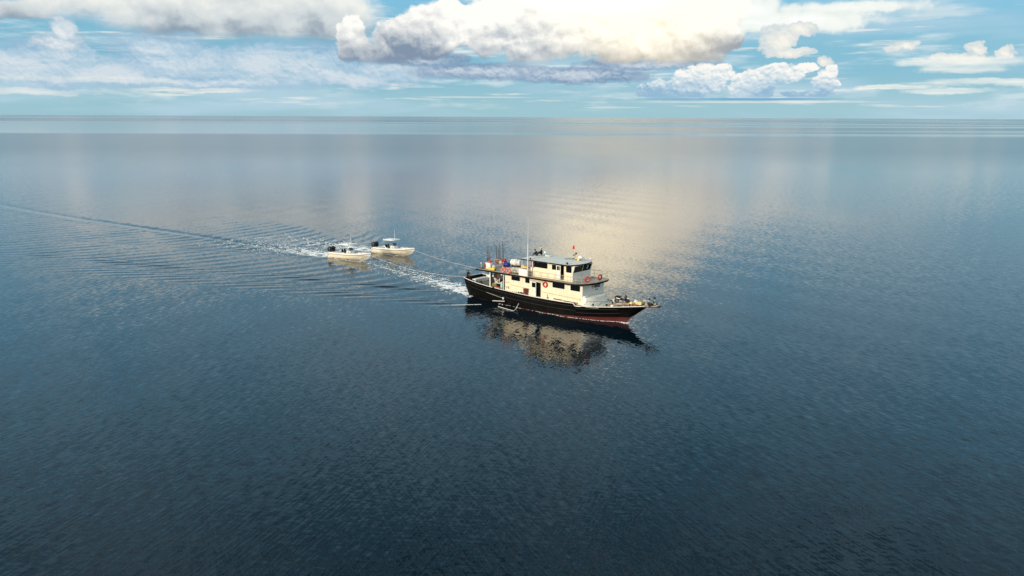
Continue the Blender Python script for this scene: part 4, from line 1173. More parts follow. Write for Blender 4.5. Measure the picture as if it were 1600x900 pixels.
# ================================================================== AFT UPPER DECK
UD = UZ + 0.0
t = ship_thing('life_raft_canister', 6.9, 1.75, UD, 'white round-ended life raft drum on the aft upper deck beside the blue drum', 'life raft', turn=R(8))
MB().lathe([(0.30, -0.78), (0.44, -0.68), (0.48, -0.05), (0.51, -0.04), (0.51, 0.04), (0.48, 0.05), (0.44, 0.68), (0.30, 0.78)], PLWHITE, (0, 0, 0.68), 18, axis=0).build('canister', t)
for x in (-0.4, 0.4):
    MB().box((x - 0.06, -0.45, 0), (x + 0.06, 0.45, 0.30), DARKWOOD).build('cradle', t)
    MB().lathe([(0.475, -0.03), (0.485, 0), (0.475, 0.03)], STEEL, (x, 0, 0.68), 18, axis=0).build('strap', t)
t = ship_thing('blue_drum', 5.75, 1.05, UD, 'dark blue plastic drum lying against the white life raft drum', 'drum', turn=R(15))
MB().lathe([(0.22, -0.46), (0.30, -0.42), (0.315, -0.16), (0.335, -0.14), (0.315, -0.12), (0.315, 0.12), (0.335, 0.14), (0.315, 0.16), (0.30, 0.42), (0.22, 0.46)], BLUE, (0, 0, 0.33), 16, axis=0).build('barrel', t)
for y in (-0.12, 0.12): MB().lathe([(0.045, 0), (0.045, 0.03)], BLACK_MATT, (0.46, y, 0.38), 8, axis=0).build('bung', t)
t = ship_thing('cooler_box', 4.7, -1.55, UD, 'white cooler box with yellow base on the aft end of the upper deck', 'cooler', turn=R(4))
MB().box((-0.50, -0.36, 0.22), (0.50, 0.36, 0.72), PLWHITE, bev=0.05).build('body', t)
MB().box((-0.52, -0.38, 0.722), (0.52, 0.38, 0.82), PLWHITE, bev=0.03).build('lid', t)
MB().box((-0.56, -0.42, 0), (0.56, 0.42, 0.22), PALEYEL, bev=0.03).build('base', t)
for x in (-0.54, 0.54): MB().tube([(x, -0.15, 0.5), (x * 1.12, -0.12, 0.5), (x * 1.12, 0.12, 0.5), (x, 0.15, 0.5)], 0.018, BLACK_MATT, 5).build('handle', t)
t = ship_thing('red_bag', 4.75, -1.45, UD + 0.83, 'dark red bag heaped on top of the white cooler', 'bag')
b = MB().ball((0, 0, 0.14), 0.32, RED, 10, (1.1, 0.8, 0.62)); b.ball((0.18, 0.08, 0.16), 0.2, RED, 8, (1, 1, 0.7)); b.build('sack', t)
MB().tube([(-0.12, 0, 0.3), (0, 0.03, 0.4), (0.12, 0, 0.32)], 0.018, BROWNRED, 5).build('strap', t)
t = ship_thing('white_float_bag', 5.45, -1.35, UD, 'pale rounded sack leaning on the right side of the cooler', 'sack')
MB().ball((0, 0, 0.28), 0.33, PALECLOTH, 10, (1, 0.9, 0.95)).build('sack', t); MB().torus((0, 0, 0.56), 0.05, 0.02, ROPE_M, 'z', 10, 5).build('tie', t)
t = ship_thing('fuel_drum', 6.15, -2.55, UD, 'yellow drum lying on its side near the deck edge', 'drum', turn=R(2))
MB().lathe([(0.16, -0.55), (0.20, -0.52), (0.21, -0.02), (0.18, 0), (0.21, 0.02), (0.20, 0.52), (0.16, 0.55)], YELLOW, (0, 0, 0.21), 14, axis=0).build('drum', t)
MB().lathe([(0.13, 0.55), (0.15, 0.60), (0.12, 0.64)], BROWNRED, (0, 0, 0.21), 10, axis=0).build('cap', t)
for i, (x, y, s, lab) in enumerate(((8.15, 1.9, 1.0, 'yellow fuel can right of the white raft drum'), (8.75, 1.7, 0.85, 'second yellow fuel can from the white raft drum'),
                                    (10.1, 1.9, 0.9, 'pale yellow fuel can behind the covered dinghy, by the roof post'))):
    t = ship_thing('fuel_can', x, y, UD, lab, 'fuel can', 'yellow fuel cans on the upper deck', R(20 * i))
    MB().box((-0.30 * s, -0.17, 0), (0.30 * s, 0.17, 0.36 * s), YELLOW if i < 2 else PALEYEL, bev=0.04).build('body', t)
    MB().tube([(-0.15, 0, 0.35 * s), (-0.12, 0, 0.44 * s), (0.1, 0, 0.44 * s), (0.14, 0, 0.35 * s)], 0.02, YELLOW, 5).build('handle', t)
    MB().lathe([(0.035, 0), (0.035, 0.06)], BLACK_MATT, (0.22 * s, 0, 0.35 * s), 8).build('cap', t)
# covered dinghy, upside view: rounded hull form under a grey canvas
t = ship_thing('covered_dinghy', 10.35, -1.25, UD, 'small dinghy under pale grey canvas on the upper deck aft of the roof post', 'dinghy', turn=R(12))
rings = []
for i in range(9):
    u = i / 8; x = -1.5 + 3.0 * u
    w = 0.72 * (1 - max(0, (u - 0.55) / 0.45) ** 2.2) + 0.02; h = 0.62 + 0.10 * math.sin(u * 3.1)
    rings.append([(x, -w, 0.12), (x, -w * 1.03, 0.36), (x, -w * 0.72, h - 0.06), (x, 0, h), (x, w * 0.72, h - 0.06), (x, w * 1.03, 0.36), (x, w, 0.12)])
d = MB(); d.loft(rings, PALECLOTH); d.add(rings[0], [tuple(range(7))], PALECLOTH); d.add(rings[-1], [tuple(range(6, -1, -1))], PALECLOTH); d.build('canvas_cover', t)
for x in (-0.8, 0.5): MB().tube([(x, -0.76, 0.1), (x, -0.77, 0.36), (x, -0.5, 0.66), (x, 0, 0.74), (x, 0.5, 0.66), (x, 0.77, 0.36)], 0.018, ROPE_M, 5).build('lashing', t)
for x in (-0.9, 0.7): MB().box((x - 0.06, -0.6, 0), (x + 0.06, 0.6, 0.14), DARKWOOD).build('chock', t)
MB().box((-1.62, -0.45, 0.16), (-1.51, 0.45, 0.50), PALEYEL, bev=0.02).build('transom', t)
t = ship_thing('white_float_bag', 9.1, -1.35, UD, 'small white sack at the aft end of the covered dinghy', 'sack')
MB().ball((0, 0, 0.55), 0.2, PLWHITE, 10, (1.2, 1, 0.7)).box((-0.2, -0.15, 0), (0.2, 0.15, 0.45), WOOD).build('sack', t)
# outboard clamped at the aft corner
t = ship_thing('outboard_motor', 3.95, -2.3, UD, 'spare grey outboard motor standing at the aft starboard corner of the upper deck', 'outboard motor')
MB().box((-0.14, -0.12, 0.62), (0.16, 0.12, 0.95), GREYCLOTH, top=(0.8, 0.8), bev=0.03).build('cowl', t)
MB().box((-0.06, -0.05, 0.12), (0.06, 0.05, 0.62), DECK_GREY).build('leg', t)
MB().box((-0.25, -0.2, 0), (0.25, 0.2, 0.12), DARKWOOD).build('stand', t)
MB().ball((0, 0, 1.03), 0.075, BLACK_MATT, 8).build('knob', t)
t = ship_thing('gas_bottle', 4.3, -2.0, UD, 'brown gas bottle between the spare outboard and the cooler', 'gas bottle')
MB().lathe([(0.10, 0), (0.15, 0.05), (0.15, 0.55), (0.10, 0.66), (0.04, 0.70), (0.04, 0.78)], BROWNRED, (0, 0, 0), 12).build('bottle', t)
MB().torus((0, 0, 0.78), 0.06, 0.015, STEEL, 'z', 10, 5).build('valve', t)
# rods in two bundles
rods = []
def rod(x, y, h, leanx, leany, m, lab):
    t = ship_thing('fishing_rod', x, y, UD, lab, 'fishing rod', 'fishing rods stood in racks on the aft upper deck')
    n = 5; pts = [(leanx * (i / n) ** 1.6 * h, leany * (i / n) ** 1.6 * h, 0.15 + h * i / n) for i in range(n + 1)]
    MB().tube(pts, [0.036 - 0.014 * i / n for i in range(n + 1)], m, 5).build('blank', t)
    MB().tube([(0, 0, 0.12), (0, 0, 0.62)], 0.03, BLACK_MATT, 6).build('grip', t)
    MB().lathe([(0.05, -0.05), (0.07, 0), (0.05, 0.05)], CHROME if m is not STEEL else BLACK_MATT, (0.06, 0, 0.72), 8, axis=1).build('reel', t)
RB = mat('black_rod', (0.03, 0.03, 0.035), 0.4); RBN = mat('brown_rod', (0.12, 0.06, 0.05), 0.4)
cnt = 0
for i, (px_, h, m_, where) in enumerate(((2.95, 2.25, RB, 0), (3.15, 2.0, STEEL, 0), (3.3, 2.4, RB, 0), (3.5, 1.8, STEEL, 0), (3.05, 1.7, RBN, 0), (3.7, 1.5, RB, 0),
                                         (4.45, 2.6, RB, 1), (4.62, 2.9, STEEL, 1), (4.78, 2.5, RBN, 1), (4.92, 3.0, RB, 1), (5.05, 2.75, STEEL, 1), (5.2, 2.6, RBN, 1), (5.35, 2.9, RB, 1),
                                         (5.5, 3.15, RB, 1), (5.62, 3.05, STEEL, 1), (5.8, 2.9, RB, 1), (5.95, 2.6, STEEL, 1), (5.0, 2.2, RBN, 1), (5.3, 2.3, RB, 1))):
    b = ['aft', 'main'][where]
    y = 2.45 + 0.25 * math.sin(i * 2.1) + (0 if where else -0.3)
    names0 = ['tallest', 'pale', 'dark leaning', 'short pale', 'brown', 'shortest']
    if where == 0: lab = '%s fishing rod in the smaller rack above the cooler' % names0[i]
    else:
        lab = {6: 'leftmost dark rod of the dense rack beside the red hose reel', 7: 'first pale rod from the left in the dense rack', 8: 'brown rod third from the left in the dense rack', 9: 'tall dark rod left of centre in the dense rack',
               10: 'pale rod at the centre of the dense rack', 11: 'brown rod right of centre in the dense rack', 12: 'dark rod above the red hose reel', 13: 'tallest dark rod of the dense rack, over the blue drum',
               14: 'bright pale rod beside the tallest rod', 15: 'dark rod near the right end of the dense rack', 16: 'rightmost pale rod, nearest the white raft drum', 17: 'short brown rod low in the dense rack', 18: 'short dark rod low in the dense rack'}[i]
    rod(px_ - 1.4 - (0.5 if where else 0.6), y, h, random.uniform(-0.05, 0.05), random.uniform(-0.03, 0.05), m_, lab)
t = ship_thing('rod_rack', 3.4, 2.45, UD, 'low timber rack and bundled gear at the foot of the dense rods', 'rod rack')
for y in (-0.25, 0.25): MB().box((-0.95, y - 0.03, 0.55), (0.95, y + 0.03, 0.63), WOOD).build('rail', t)
for x in (-0.9, 0.9):
    for y in (-0.25, 0.25): MB().box((x - 0.04, y - 0.04, 0), (x + 0.04, y + 0.04, 0.62), WOOD).build('leg', t)
MB().ball((-0.3, -0.4, 0.30), 0.34, BROWNRED, 9, (1.2, 0.6, 0.8)).build('bundle', t); MB().ball((0.25, -0.35, 0.25), 0.3, GREYCLOTH, 9, (1.3, 0.6, 0.8)).build('bundle', t)
t = ship_thing('hose_reel', 4.85, 1.55, UD, 'red hose coiled on a reel between the rods and the blue drum', 'hose reel', turn=R(0))
for k, y in enumerate((-0.12, 0.0, 0.12)): MB().torus((0, y, 0.62), 0.30, 0.06, RED, 'y', 20, 6).build('hose_coil', t)
MB().lathe([(0.10, -0.2), (0.10, 0.2)], DARKWOOD, (0, 0, 0.62), 10, axis=1).build('hub', t)
for y in (-0.2, 0.2): MB().box((-0.06, y - 0.02, 0), (0.06, y + 0.02, 0.62), STEEL).build('bracket', t)

# flags
t = ship_thing('courtesy_flag', 17.4, 1.55, RZ + 1.3, 'small red flag at the top of the light mast', 'flag')
MB().tube([(0, 0, 0), (-0.08, 0, 0.75)], 0.014, PLWHITE, 5).build('staff', t)
fl = MB(); vs = []
for i in range(5):
    for j in range(4): vs.append((-0.08 - 0.09 * i, 0.05 * math.sin(i * 1.7 + j), 0.72 - 0.16 * j - 0.03 * i))
fl.add(vs, [(i * 4 + j, i * 4 + j + 1, i * 4 + 4 + j + 1, i * 4 + 4 + j) for i in range(4) for j in range(3)], FLAGRED, True); fl.build('cloth', t, fix=False)
t = ship_thing('drying_cloth', 12.95, -2.35, UZ, 'red and white cloth hanging under the roof edge behind the mast', 'cloth')
fl = MB(); vs = []
for i in range(4):
    for j in range(5): vs.append((0.0 + 0.11 * i, 0.03 * math.sin(i * 2 + j), 2.1 - 0.2 * j))
F_ = [(i * 5 + j, i * 5 + j + 1, i * 5 + 5 + j + 1, i * 5 + 5 + j) for i in range(3) for j in range(4)]
fl.add(vs, F_[:8], FLAGRED, True); fl.add(vs, F_[8:], FLAGWHITE, True); fl.build('cloth', t, fix=False)
MB().tube([(-0.05, 0, 2.12), (0.4, 0, 2.12)], 0.012, ROPE_M, 5).build('line', t)

# ================================================================== AFT MAIN DECK
MD = 1.84
for i, (x, m_, lab) in enumerate(((2.35, BLACK_MATT, 'black rubber fender nearest the stern on the starboard bulwark'), (3.05, BLACK_MATT, 'middle black rubber fender on the starboard bulwark'), (3.75, VINYL, 'big round black fender ahead of the other two'))):
    r = (0.20, 0.17, 0.27)[i]
    t = ship_thing('fender', x, -2.28, 2.40, lab, 'fender', 'black fenders at the stern')
    MB().ball((0, 0, 0), r, m_, 10, (1, 0.8, 1.15)).build('fender_body', t); MB().torus((0, 0, r * 1.15), 0.04, 0.015, ROPE_M, 'x', 8, 4).build('lanyard', t)
t = ship_thing('dark_drum', 3.35, 0.7, MD, 'dark purple-grey drum standing on the stern deck', 'drum')
MB().lathe([(0.25, 0), (0.28, 0.03), (0.28, 0.30), (0.30, 0.32), (0.28, 0.34), (0.28, 0.85), (0.25, 0.9)], mat('purple_grey_drum', (0.07, 0.06, 0.09), 0.5), (0, 0, 0), 14).build('barrel', t)
MB().lathe([(0.24, 0.9), (0.24, 0.93)], BLACK_MATT, (0, 0, 0), 14).build('lid', t)
t = ship_thing('green_bucket', 4.7, -0.6, MD, 'yellow-green bucket on the deck left of the white pillar', 'bucket')
MB().lathe([(0.15, 0), (0.22, 0.36), (0.24, 0.38), (0.20, 0.36), (0.13, 0.03)], mat('lime_plastic', (0.45, 0.50, 0.05), 0.5), (0, 0, 0), 12).build('pail', t)
MB().tube([(-0.22, 0, 0.36), (-0.1, 0, 0.46), (0.1, 0, 0.46), (0.22, 0, 0.36)], 0.012, STEEL, 5).build('handle', t)
t = ship_thing('workbench', 7.2, -1.75, MD, 'white topped workbench under the upper deck beside the white pillars', 'workbench')
MB().box((-0.75, -0.38, 0.88), (0.75, 0.38, 0.94), PLWHITE).build('tabletop', t)
for x in (-0.68, 0.68):
    for y in (-0.32, 0.32): MB().box((x - 0.04, y - 0.04, 0), (x + 0.04, y + 0.04, 0.88), WOOD).build('leg', t)
MB().box((-0.68, -0.3, 0.25), (0.68, 0.3, 0.29), WOOD).build('shelf', t)
t = ship_thing('orange_crate', 7.0, -2.3, MD, 'orange plastic crate in front of the workbench', 'crate', turn=R(12))
for z in (0.0, 0.16, 0.32): MB().box((-0.36, -0.22, z), (0.36, 0.22, z + 0.10), mat('orange_plastic', (0.62, 0.13, 0.03), 0.5), top=(1.03, 1.03)).build('slat_band', t)
for x in (-0.33, 0.33):
    for y in (-0.19, 0.19): MB().box((x - 0.04, y - 0.04, 0.0), (x + 0.04, y + 0.04, 0.44), mat('orange_plastic', (0.62, 0.13, 0.03), 0.5)).build('corner', t)
t = ship_thing('red_jerrycan', 7.6, -1.75, MD + 0.942, 'pinkish red container on the workbench', 'container')
MB().box((-0.2, -0.12, 0), (0.2, 0.12, 0.3), mat('pink_red_plastic', (0.6, 0.12, 0.12), 0.5), bev=0.03).build('body', t); MB().lathe([(0.04, 0), (0.04, 0.07)], PLWHITE, (0.1, 0, 0.3), 8).build('cap', t)
t = ship_thing('gear_sack', 6.45, -1.9, MD + 0.5, 'pale grey bundle of nets piled beside the first white pillar', 'net bundle')
b = MB()
for k in range(7): b.ball((random.uniform(-0.25, 0.25), random.uniform(-0.15, 0.15), 0.25 + 0.12 * k), random.uniform(0.14, 0.24), PALECLOTH, 8, (1.2, 1, 0.8))
b.build('net', t); MB().box((-0.35, -0.25, -0.45), (0.35, 0.25, 0.12), DARKWOOD).build('box', t)
for i, (x, a) in enumerate(((6.35, 0.25), (6.6, 0.1), (6.85, -0.1))):
    tag(MB().tube([(0, 0, 0), (a, -0.1, 0.95)], 0.03, WOOD, 6).move(on_ship(x, -2.35, MD), SHIP_A).build('boat_hook'), ['leaning bare pole nearest the first white pillar', 'middle bare pole leaning by the first white pillar', 'bare pole leaning toward the stern beside the orange crate'][i], 'pole', 'bare poles by the pillar')
t = ship_thing('teal_barrel', 7.75, -2.25, MD, 'pale teal barrel against the second white pillar', 'barrel')
MB().lathe([(0.18, 0), (0.21, 0.04), (0.21, 0.45), (0.23, 0.47), (0.21, 0.49), (0.21, 1.1), (0.12, 1.2)], TEAL, (0, 0, 0), 12).build('barrel', t); MB().lathe([(0.07, 1.2), (0.07, 1.26)], PLWHITE, (0, 0, 0), 8).build('cap', t)
for i, (x, y, w, h, m_, lab) in enumerate(((6.7, -0.7, 0.9, 1.5, DARKWOOD, 'tall dark brown locker in the shade behind the workbench'), (7.6, -0.6, 0.6, 1.1, BROWNRED, 'rust brown locker in the shade under the upper deck'))):
    t = ship_thing('locker', x, y, MD, lab, 'locker')
    MB().box((-w / 2, -0.3, 0), (w / 2, 0.3, h), m_, bev=0.02).build('carcass', t); MB().box((-w / 2 + 0.05, -0.33, 0.08), (-0.01, -0.302, h - 0.08), m_).build('door', t); MB().box((0.01, -0.33, 0.08), (w / 2 - 0.05, -0.302, h - 0.08), m_).build('door', t)
for i, (x, m_, lab) in enumerate(((6.3, DARKCLOTH, 'black wetsuit hanging nearest the first white pillar'), (6.8, mat('brown_jacket', (0.10, 0.04, 0.025), 0.85), 'brown jacket hanging between two dark suits'), (7.35, mat('slate_suit', (0.05, 0.05, 0.07), 0.85), 'slate grey suit hanging at the right over the workbench'))):
    t = ship_thing('hanging_suit', x, -1.95, 3.2, lab, 'hanging clothes', 'clothes hung under the upper deck')
    b = MB(); b.box((-0.24, -0.06, 0.15), (0.24, 0.06, 0.85), m_, top=(0.8, 0.8), bev=0.04); b.build('torso', t)
    for s_ in (-1, 1): MB().tube([(s_ * 0.2, 0, 0.78), (s_ * 0.30, 0, 0.3)], [0.06, 0.045], m_, 6).build('sleeve', t)
    MB().tube([(0, 0, 0.85), (0, 0, 1.15)], 0.01, STEEL, 5).build('hook', t)
tag(MB().ball((0, 0, 0), 0.16, PLWHITE, 10, (1.2, 1, 0.8)).move(on_ship(7.95, -2.5, 4.15), SHIP_A).build('deck_lamp'), 'white lamp under the deck edge above the second white pillar', 'lamp')
# starboard gangway
t = ship_thing('waste_bin', 12.35, -2.72, MD, 'rust red tapered bin against the cream wall left of the open door', 'bin')
MB().lathe([(0.22, 0.12), (0.31, 0.94), (0.33, 0.96), (0.29, 0.94)], BROWNRED, (0, 0, 0), 14).build('bin_body', t); MB().torus((0, 0, 0.95), 0.31, 0.02, BROWNRED, 'z', 14, 5).build('rim', t)
for i, (x, s_) in enumerate(((9.8, 0.08), (10.1, 0.09), (10.4, 0.09), (10.75, 0.11), (11.2, 0.15), (11.7, 0.17))):
    t = ship_thing('dive_boot', x, -2.72, MD, ['smallest dark boot of the row, farthest aft', 'second dark boot from the stern end of the row', 'third dark boot from the stern end of the row', 'dark boot left of the two big bundles', 'dark red bundle in the row by the wall', 'largest dark bundle, just left of the rust red bin'][i], 'boots', 'dark boots and bundles along the wall foot')
    MB().box((-s_, -0.09, 0), (s_ * 1.3, 0.09, s_ * 1.6 + 0.06), [BLACK_MATT, DARKCLOTH, MAROON][i % 3], top=(0.6, 0.8), bev=0.02).build('foot', t)
    MB().lathe([(s_ * 0.6, 0), (s_ * 0.55, 0.14)], DARKCLOTH, (-s_ * 0.4, 0, s_ * 1.5), 8).build('shaft', t)

# ================================================================== FOREDECK
def fdz(x): return rail_pt(x)[1] + 0.012
t = ship_thing('scooter', 25.1, 1.45, fdz(25.0), 'black and white motor scooter parked on the foredeck', 'scooter', turn=R(38))
for x in (-0.66, 0.66):
    w = MB().torus((x, 0, 0.29), 0.23, 0.065, BLACK_MATT, 'y', 20, 8).build('tyre', t)
    MB().lathe([(0.17, -0.04), (0.19, 0), (0.17, 0.04)], CHROME, (x, 0, 0.29), 12, axis=1).build('rim', w)
rings = []
for x, w, z0, z1 in ((-0.98, 0.06, 0.62, 0.80), (-0.75, 0.15, 0.50, 0.86), (-0.35, 0.17, 0.40, 0.80), (-0.05, 0.14, 0.32, 0.62), (0.18, 0.12, 0.30, 0.50), (0.36, 0.17, 0.32, 0.80), (0.48, 0.19, 0.42, 0.98), (0.60, 0.12, 0.62, 0.98)):
    rings.append([(x, -w, z0), (x, -w * 1.1, (z0 + z1) / 2), (x, -w * 0.6, z1), (x, w * 0.6, z1), (x, w * 1.1, (z0 + z1) / 2), (x, w, z0)])
b = MB(); b.loft(rings, VINYL, closed=True); b.add(rings[0], [(0, 1, 2, 3, 4, 5)], VINYL); b.add(rings[-1], [(5, 4, 3, 2, 1, 0)], VINYL); b.build('bodywork', t)
for s_ in (-1, 1): MB().add([(-0.80, s_ * 0.178, 0.62), (-0.30, s_ * 0.192, 0.50), (-0.25, s_ * 0.192, 0.60), (-0.78, s_ * 0.178, 0.74), (-0.80, s_ * 0.19, 0.62), (-0.30, s_ * 0.204, 0.50), (-0.25, s_ * 0.204, 0.60), (-0.78, s_ * 0.19, 0.74)],
                            [(0, 1, 2, 3), (7, 6, 5, 4), (0, 4, 5, 1), (1, 5, 6, 2), (2, 6, 7, 3), (3, 7, 4, 0)], PLWHITE).build('side_panel', t)
MB().box((-0.88, -0.15, 0.82), (0.0, 0.15, 0.93), BLACK_MATT, top=(0.92, 0.85), bev=0.04).build('seat', t)
MB().box((0.35, -0.13, 0.52), (0.92, 0.13, 0.62), PLWHITE, top=(0.8, 0.6), bev=0.03).build('front_mudguard', t)
MB().tube([(0.66, 0, 0.30), (0.46, 0, 1.02)], 0.035, CHROME, 6).build('fork', t)
hb = MB().tube([(0.34, -0.34, 1.04), (0.46, -0.12, 1.03), (0.46, 0.12, 1.03), (0.34, 0.34, 1.04)], 0.022, BLACK_MATT, 6).build('handlebar', t)
for s_ in (-1, 1):
    mr = MB().tube([(0.40, s_ * 0.22, 1.04), (0.38, s_ * 0.30, 1.26)], 0.01, BLACK_MATT, 5).ball((0.38, s_ * 0.32, 1.32), 0.07, BLACK_MATT, 8, (0.3, 1, 0.8)).build('mirror', t)
MB().ball((0.56, 0, 0.88), 0.10, PLWHITE, 10, (0.6, 1, 0.8)).build('headlight', t)
MB().tube([(-0.2, -0.1, 0.25), (-0.28, -0.22, 0.02)], 0.02, STEEL, 5).build('side_stand', t)
t = ship_thing('gear_pile', 26.0, 2.2 - 0.75, fdz(26.0), 'dark jacket and bag heaped against the scooter front wheel', 'bag')
MB().ball((0.1, 0, 0.17), 0.24, DARKCLOTH, 9, (1.4, 0.9, 0.75)).build('bundle', t); MB().ball((0.42, -0.1, 0.12), 0.16, MAROON, 8, (1.2, 1, 0.8)).build('bundle', t)
# rope heaps and timber on the planks
def coil(x, y, z, r, n, m, name, label, cat, squash=1.0, turn=0.0):
    pts = []
    for i in range(n * 14):
        a = i * 2 * math.pi / 14; rr = r * (1 - 0.35 * (i / (n * 14))) + random.uniform(-0.02, 0.02)
        pts.append((rr * math.cos(a), rr * math.sin(a) * squash, 0.03 + 0.045 * (i / 14) * 0.8))
    o = MB().tube(pts, 0.03, m, 5).move(on_ship(x, y, z), SHIP_A + turn).build(name)
    return tag(o, label, cat)
coil(26.35, -1.15, fdz(26.3), 0.34, 4, ROPE_DARK, 'rope_coil', 'dark mooring rope coiled near the starboard edge of the foredeck', 'rope', 0.6)
coil(25.6, 0.1, fdz(25.6), 0.45, 3, ROPE_M, 'rope_coil', 'pale rope flaked out in the middle of the foredeck', 'rope', 0.45, 0.3)
coil(27.1, -0.75, fdz(27.1), 0.30, 3, ROPE_DARK, 'rope_coil', 'dark rope heap ahead of the starboard coil', 'rope', 0.5, 0.2)
t = ship_thing('anchor_ball', 25.6, -1.6, fdz(25.6), 'white rounded float by the dark rope coil', 'float'); MB().ball((0, 0, 0.12), 0.17, PLWHITE, 10, (1.4, 1, 0.8)).build('float_body', t); MB().torus((0.24, 0, 0.12), 0.04, 0.014, ROPE_DARK, 'y', 8, 4).build('eye', t)
for i, (x, y, L, a, lab) in enumerate(((25.3, -0.45, 2.6, 3, 'long loose board along the middle of the foredeck'), (26.9, 0.45, 2.2, -4, 'loose board running toward the bow beside the buoys'), (26.2, -0.75, 1.7, 7, 'short loose board beside the dark ropes'), (28.3, -0.2, 1.6, -8, 'dark spar lying toward the bow tip'))):
    o = MB().box((-L / 2, -0.09, 0), (L / 2, 0.09, 0.06), DARKWOOD if i == 3 else WOOD); 
    o.v = [(vx_, vy_, vz_ + (0.12 + 0.0) * 0 + 0.085 * vx_) for vx_, vy_, vz_ in o.v]
    tag(o.move(on_ship(x, y, fdz(x) + 0.03), SHIP_A + R(a)).build('loose_board'), lab, 'board', 'loose timber on the foredeck')
t = ship_thing('white_sack', 27.35, 1.15, fdz(27.3), 'white sack behind the orange buoy on the foredeck', 'sack'); MB().ball((0, 0, 0.22), 0.26, PLWHITE, 10, (1.0, 1, 0.95)).box((-0.12, -0.1, 0.4), (0.12, 0.1, 0.52), PLWHITE, bev=0.03).build('sack', t)
t = ship_thing('white_tub', 27.75, 0.75, fdz(27.7), 'upright white tub between the orange buoy and the yellow crate', 'tub')
MB().lathe([(0.17, 0), (0.22, 0.48), (0.24, 0.50), (0.19, 0.48)], PLWHITE, (0, 0, 0), 14).build('tub_body', t); MB().torus((0, 0, 0.46), 0.22, 0.015, PLWHITE, 'z', 12, 5).build('rim', t)
t = ship_thing('orange_buoy', 27.25, 0.25, fdz(27.2), 'orange and cream buoy on the foredeck planks', 'buoy')
MB().ball((0, 0, 0.22), 0.22, PALEYEL, 12).build('float_body', t); MB().ball((-0.2, -0.14, 0.15), 0.15, mat('amber_plastic', (0.75, 0.28, 0.03), 0.5), 10).build('float_body', t); MB().tube([(0, 0, 0.42), (0, 0, 0.5)], 0.03, BLACK_MATT, 6).build('eye', t)
t = ship_thing('yellow_crate', 28.25, 0.65, fdz(28.2), 'pale yellow wooden crate with brown gear in it, by the white tub', 'crate')
for z in (0.02, 0.16, 0.30):
    for (a, b) in (((-0.42, -0.30), (0.42, -0.27)), ((-0.42, 0.27), (0.42, 0.30)), ((-0.42, -0.27), (-0.39, 0.27)), ((0.39, -0.27), (0.42, 0.27))):
        MB().box((a[0], a[1], z), (b[0], b[1], z + 0.11), PALEYEL).build('slat', t)
MB().box((-0.38, -0.26, 0.0), (0.38, 0.26, 0.25), DARKWOOD).build('contents', t)
MB().ball((0.12, -0.05, 0.36), 0.16, WOOD, 8).build('contents', t)
t = ship_thing('red_can', 28.1, -0.15, fdz(28.1), 'dark red can on the planks in front of the yellow crate', 'can'); MB().lathe([(0.13, 0), (0.13, 0.18), (0.06, 0.2)], RED, (0, 0, 0), 12).build('can_body', t); MB().tube([(-0.08, 0, 0.19), (0, 0, 0.25), (0.08, 0, 0.19)], 0.012, STEEL, 5).build('handle', t)
t = ship_thing('grey_board', 29.0, 1.05, fdz(29.0), 'grey board with dark markings standing behind the bow gear', 'board', turn=R(-8))
MB().box((-0.55, -0.02, 0.0), (0.55, 0.02, 0.52), SIGN_GREY).build('panel', t)
mk = MB()
for x, z0, z1 in ((-0.22, 0.12, 0.42), (-0.12, 0.10, 0.16), (-0.02, 0.12, 0.42), (0.1, 0.12, 0.40), (0.2, 0.28, 0.42)): mk.box((x, -0.026, z0), (x + 0.06, -0.021, z1), INK)
mk.build('marking', t)
for x in (-0.5, 0.5): MB().tube([(x, 0.03, 0), (x, 0.03, 0.75)], 0.02, RAILP, 5).build('post', t)
for i, (x, y) in enumerate(((28.6, 1.05), (29.1, 0.9), (29.5, 0.78))):
    tag(MB().tube([(0, 0, 0), (-0.05, 0.05, 0.95)], 0.02, BROWNRED if i < 2 else STEEL, 5).tube([(-0.05, 0.05, 0.95), (0.08, 0.02, 1.02)], 0.015, STEEL, 5).move(on_ship(x, y, fdz(x)), SHIP_A).build('gaff'), ['thin red-brown gaff stood behind the grey board, left', 'thin red-brown gaff stood behind the grey board, right', 'thin grey gaff nearest the bow tip'][i], 'gaff', 'gaffs stood at the bow')

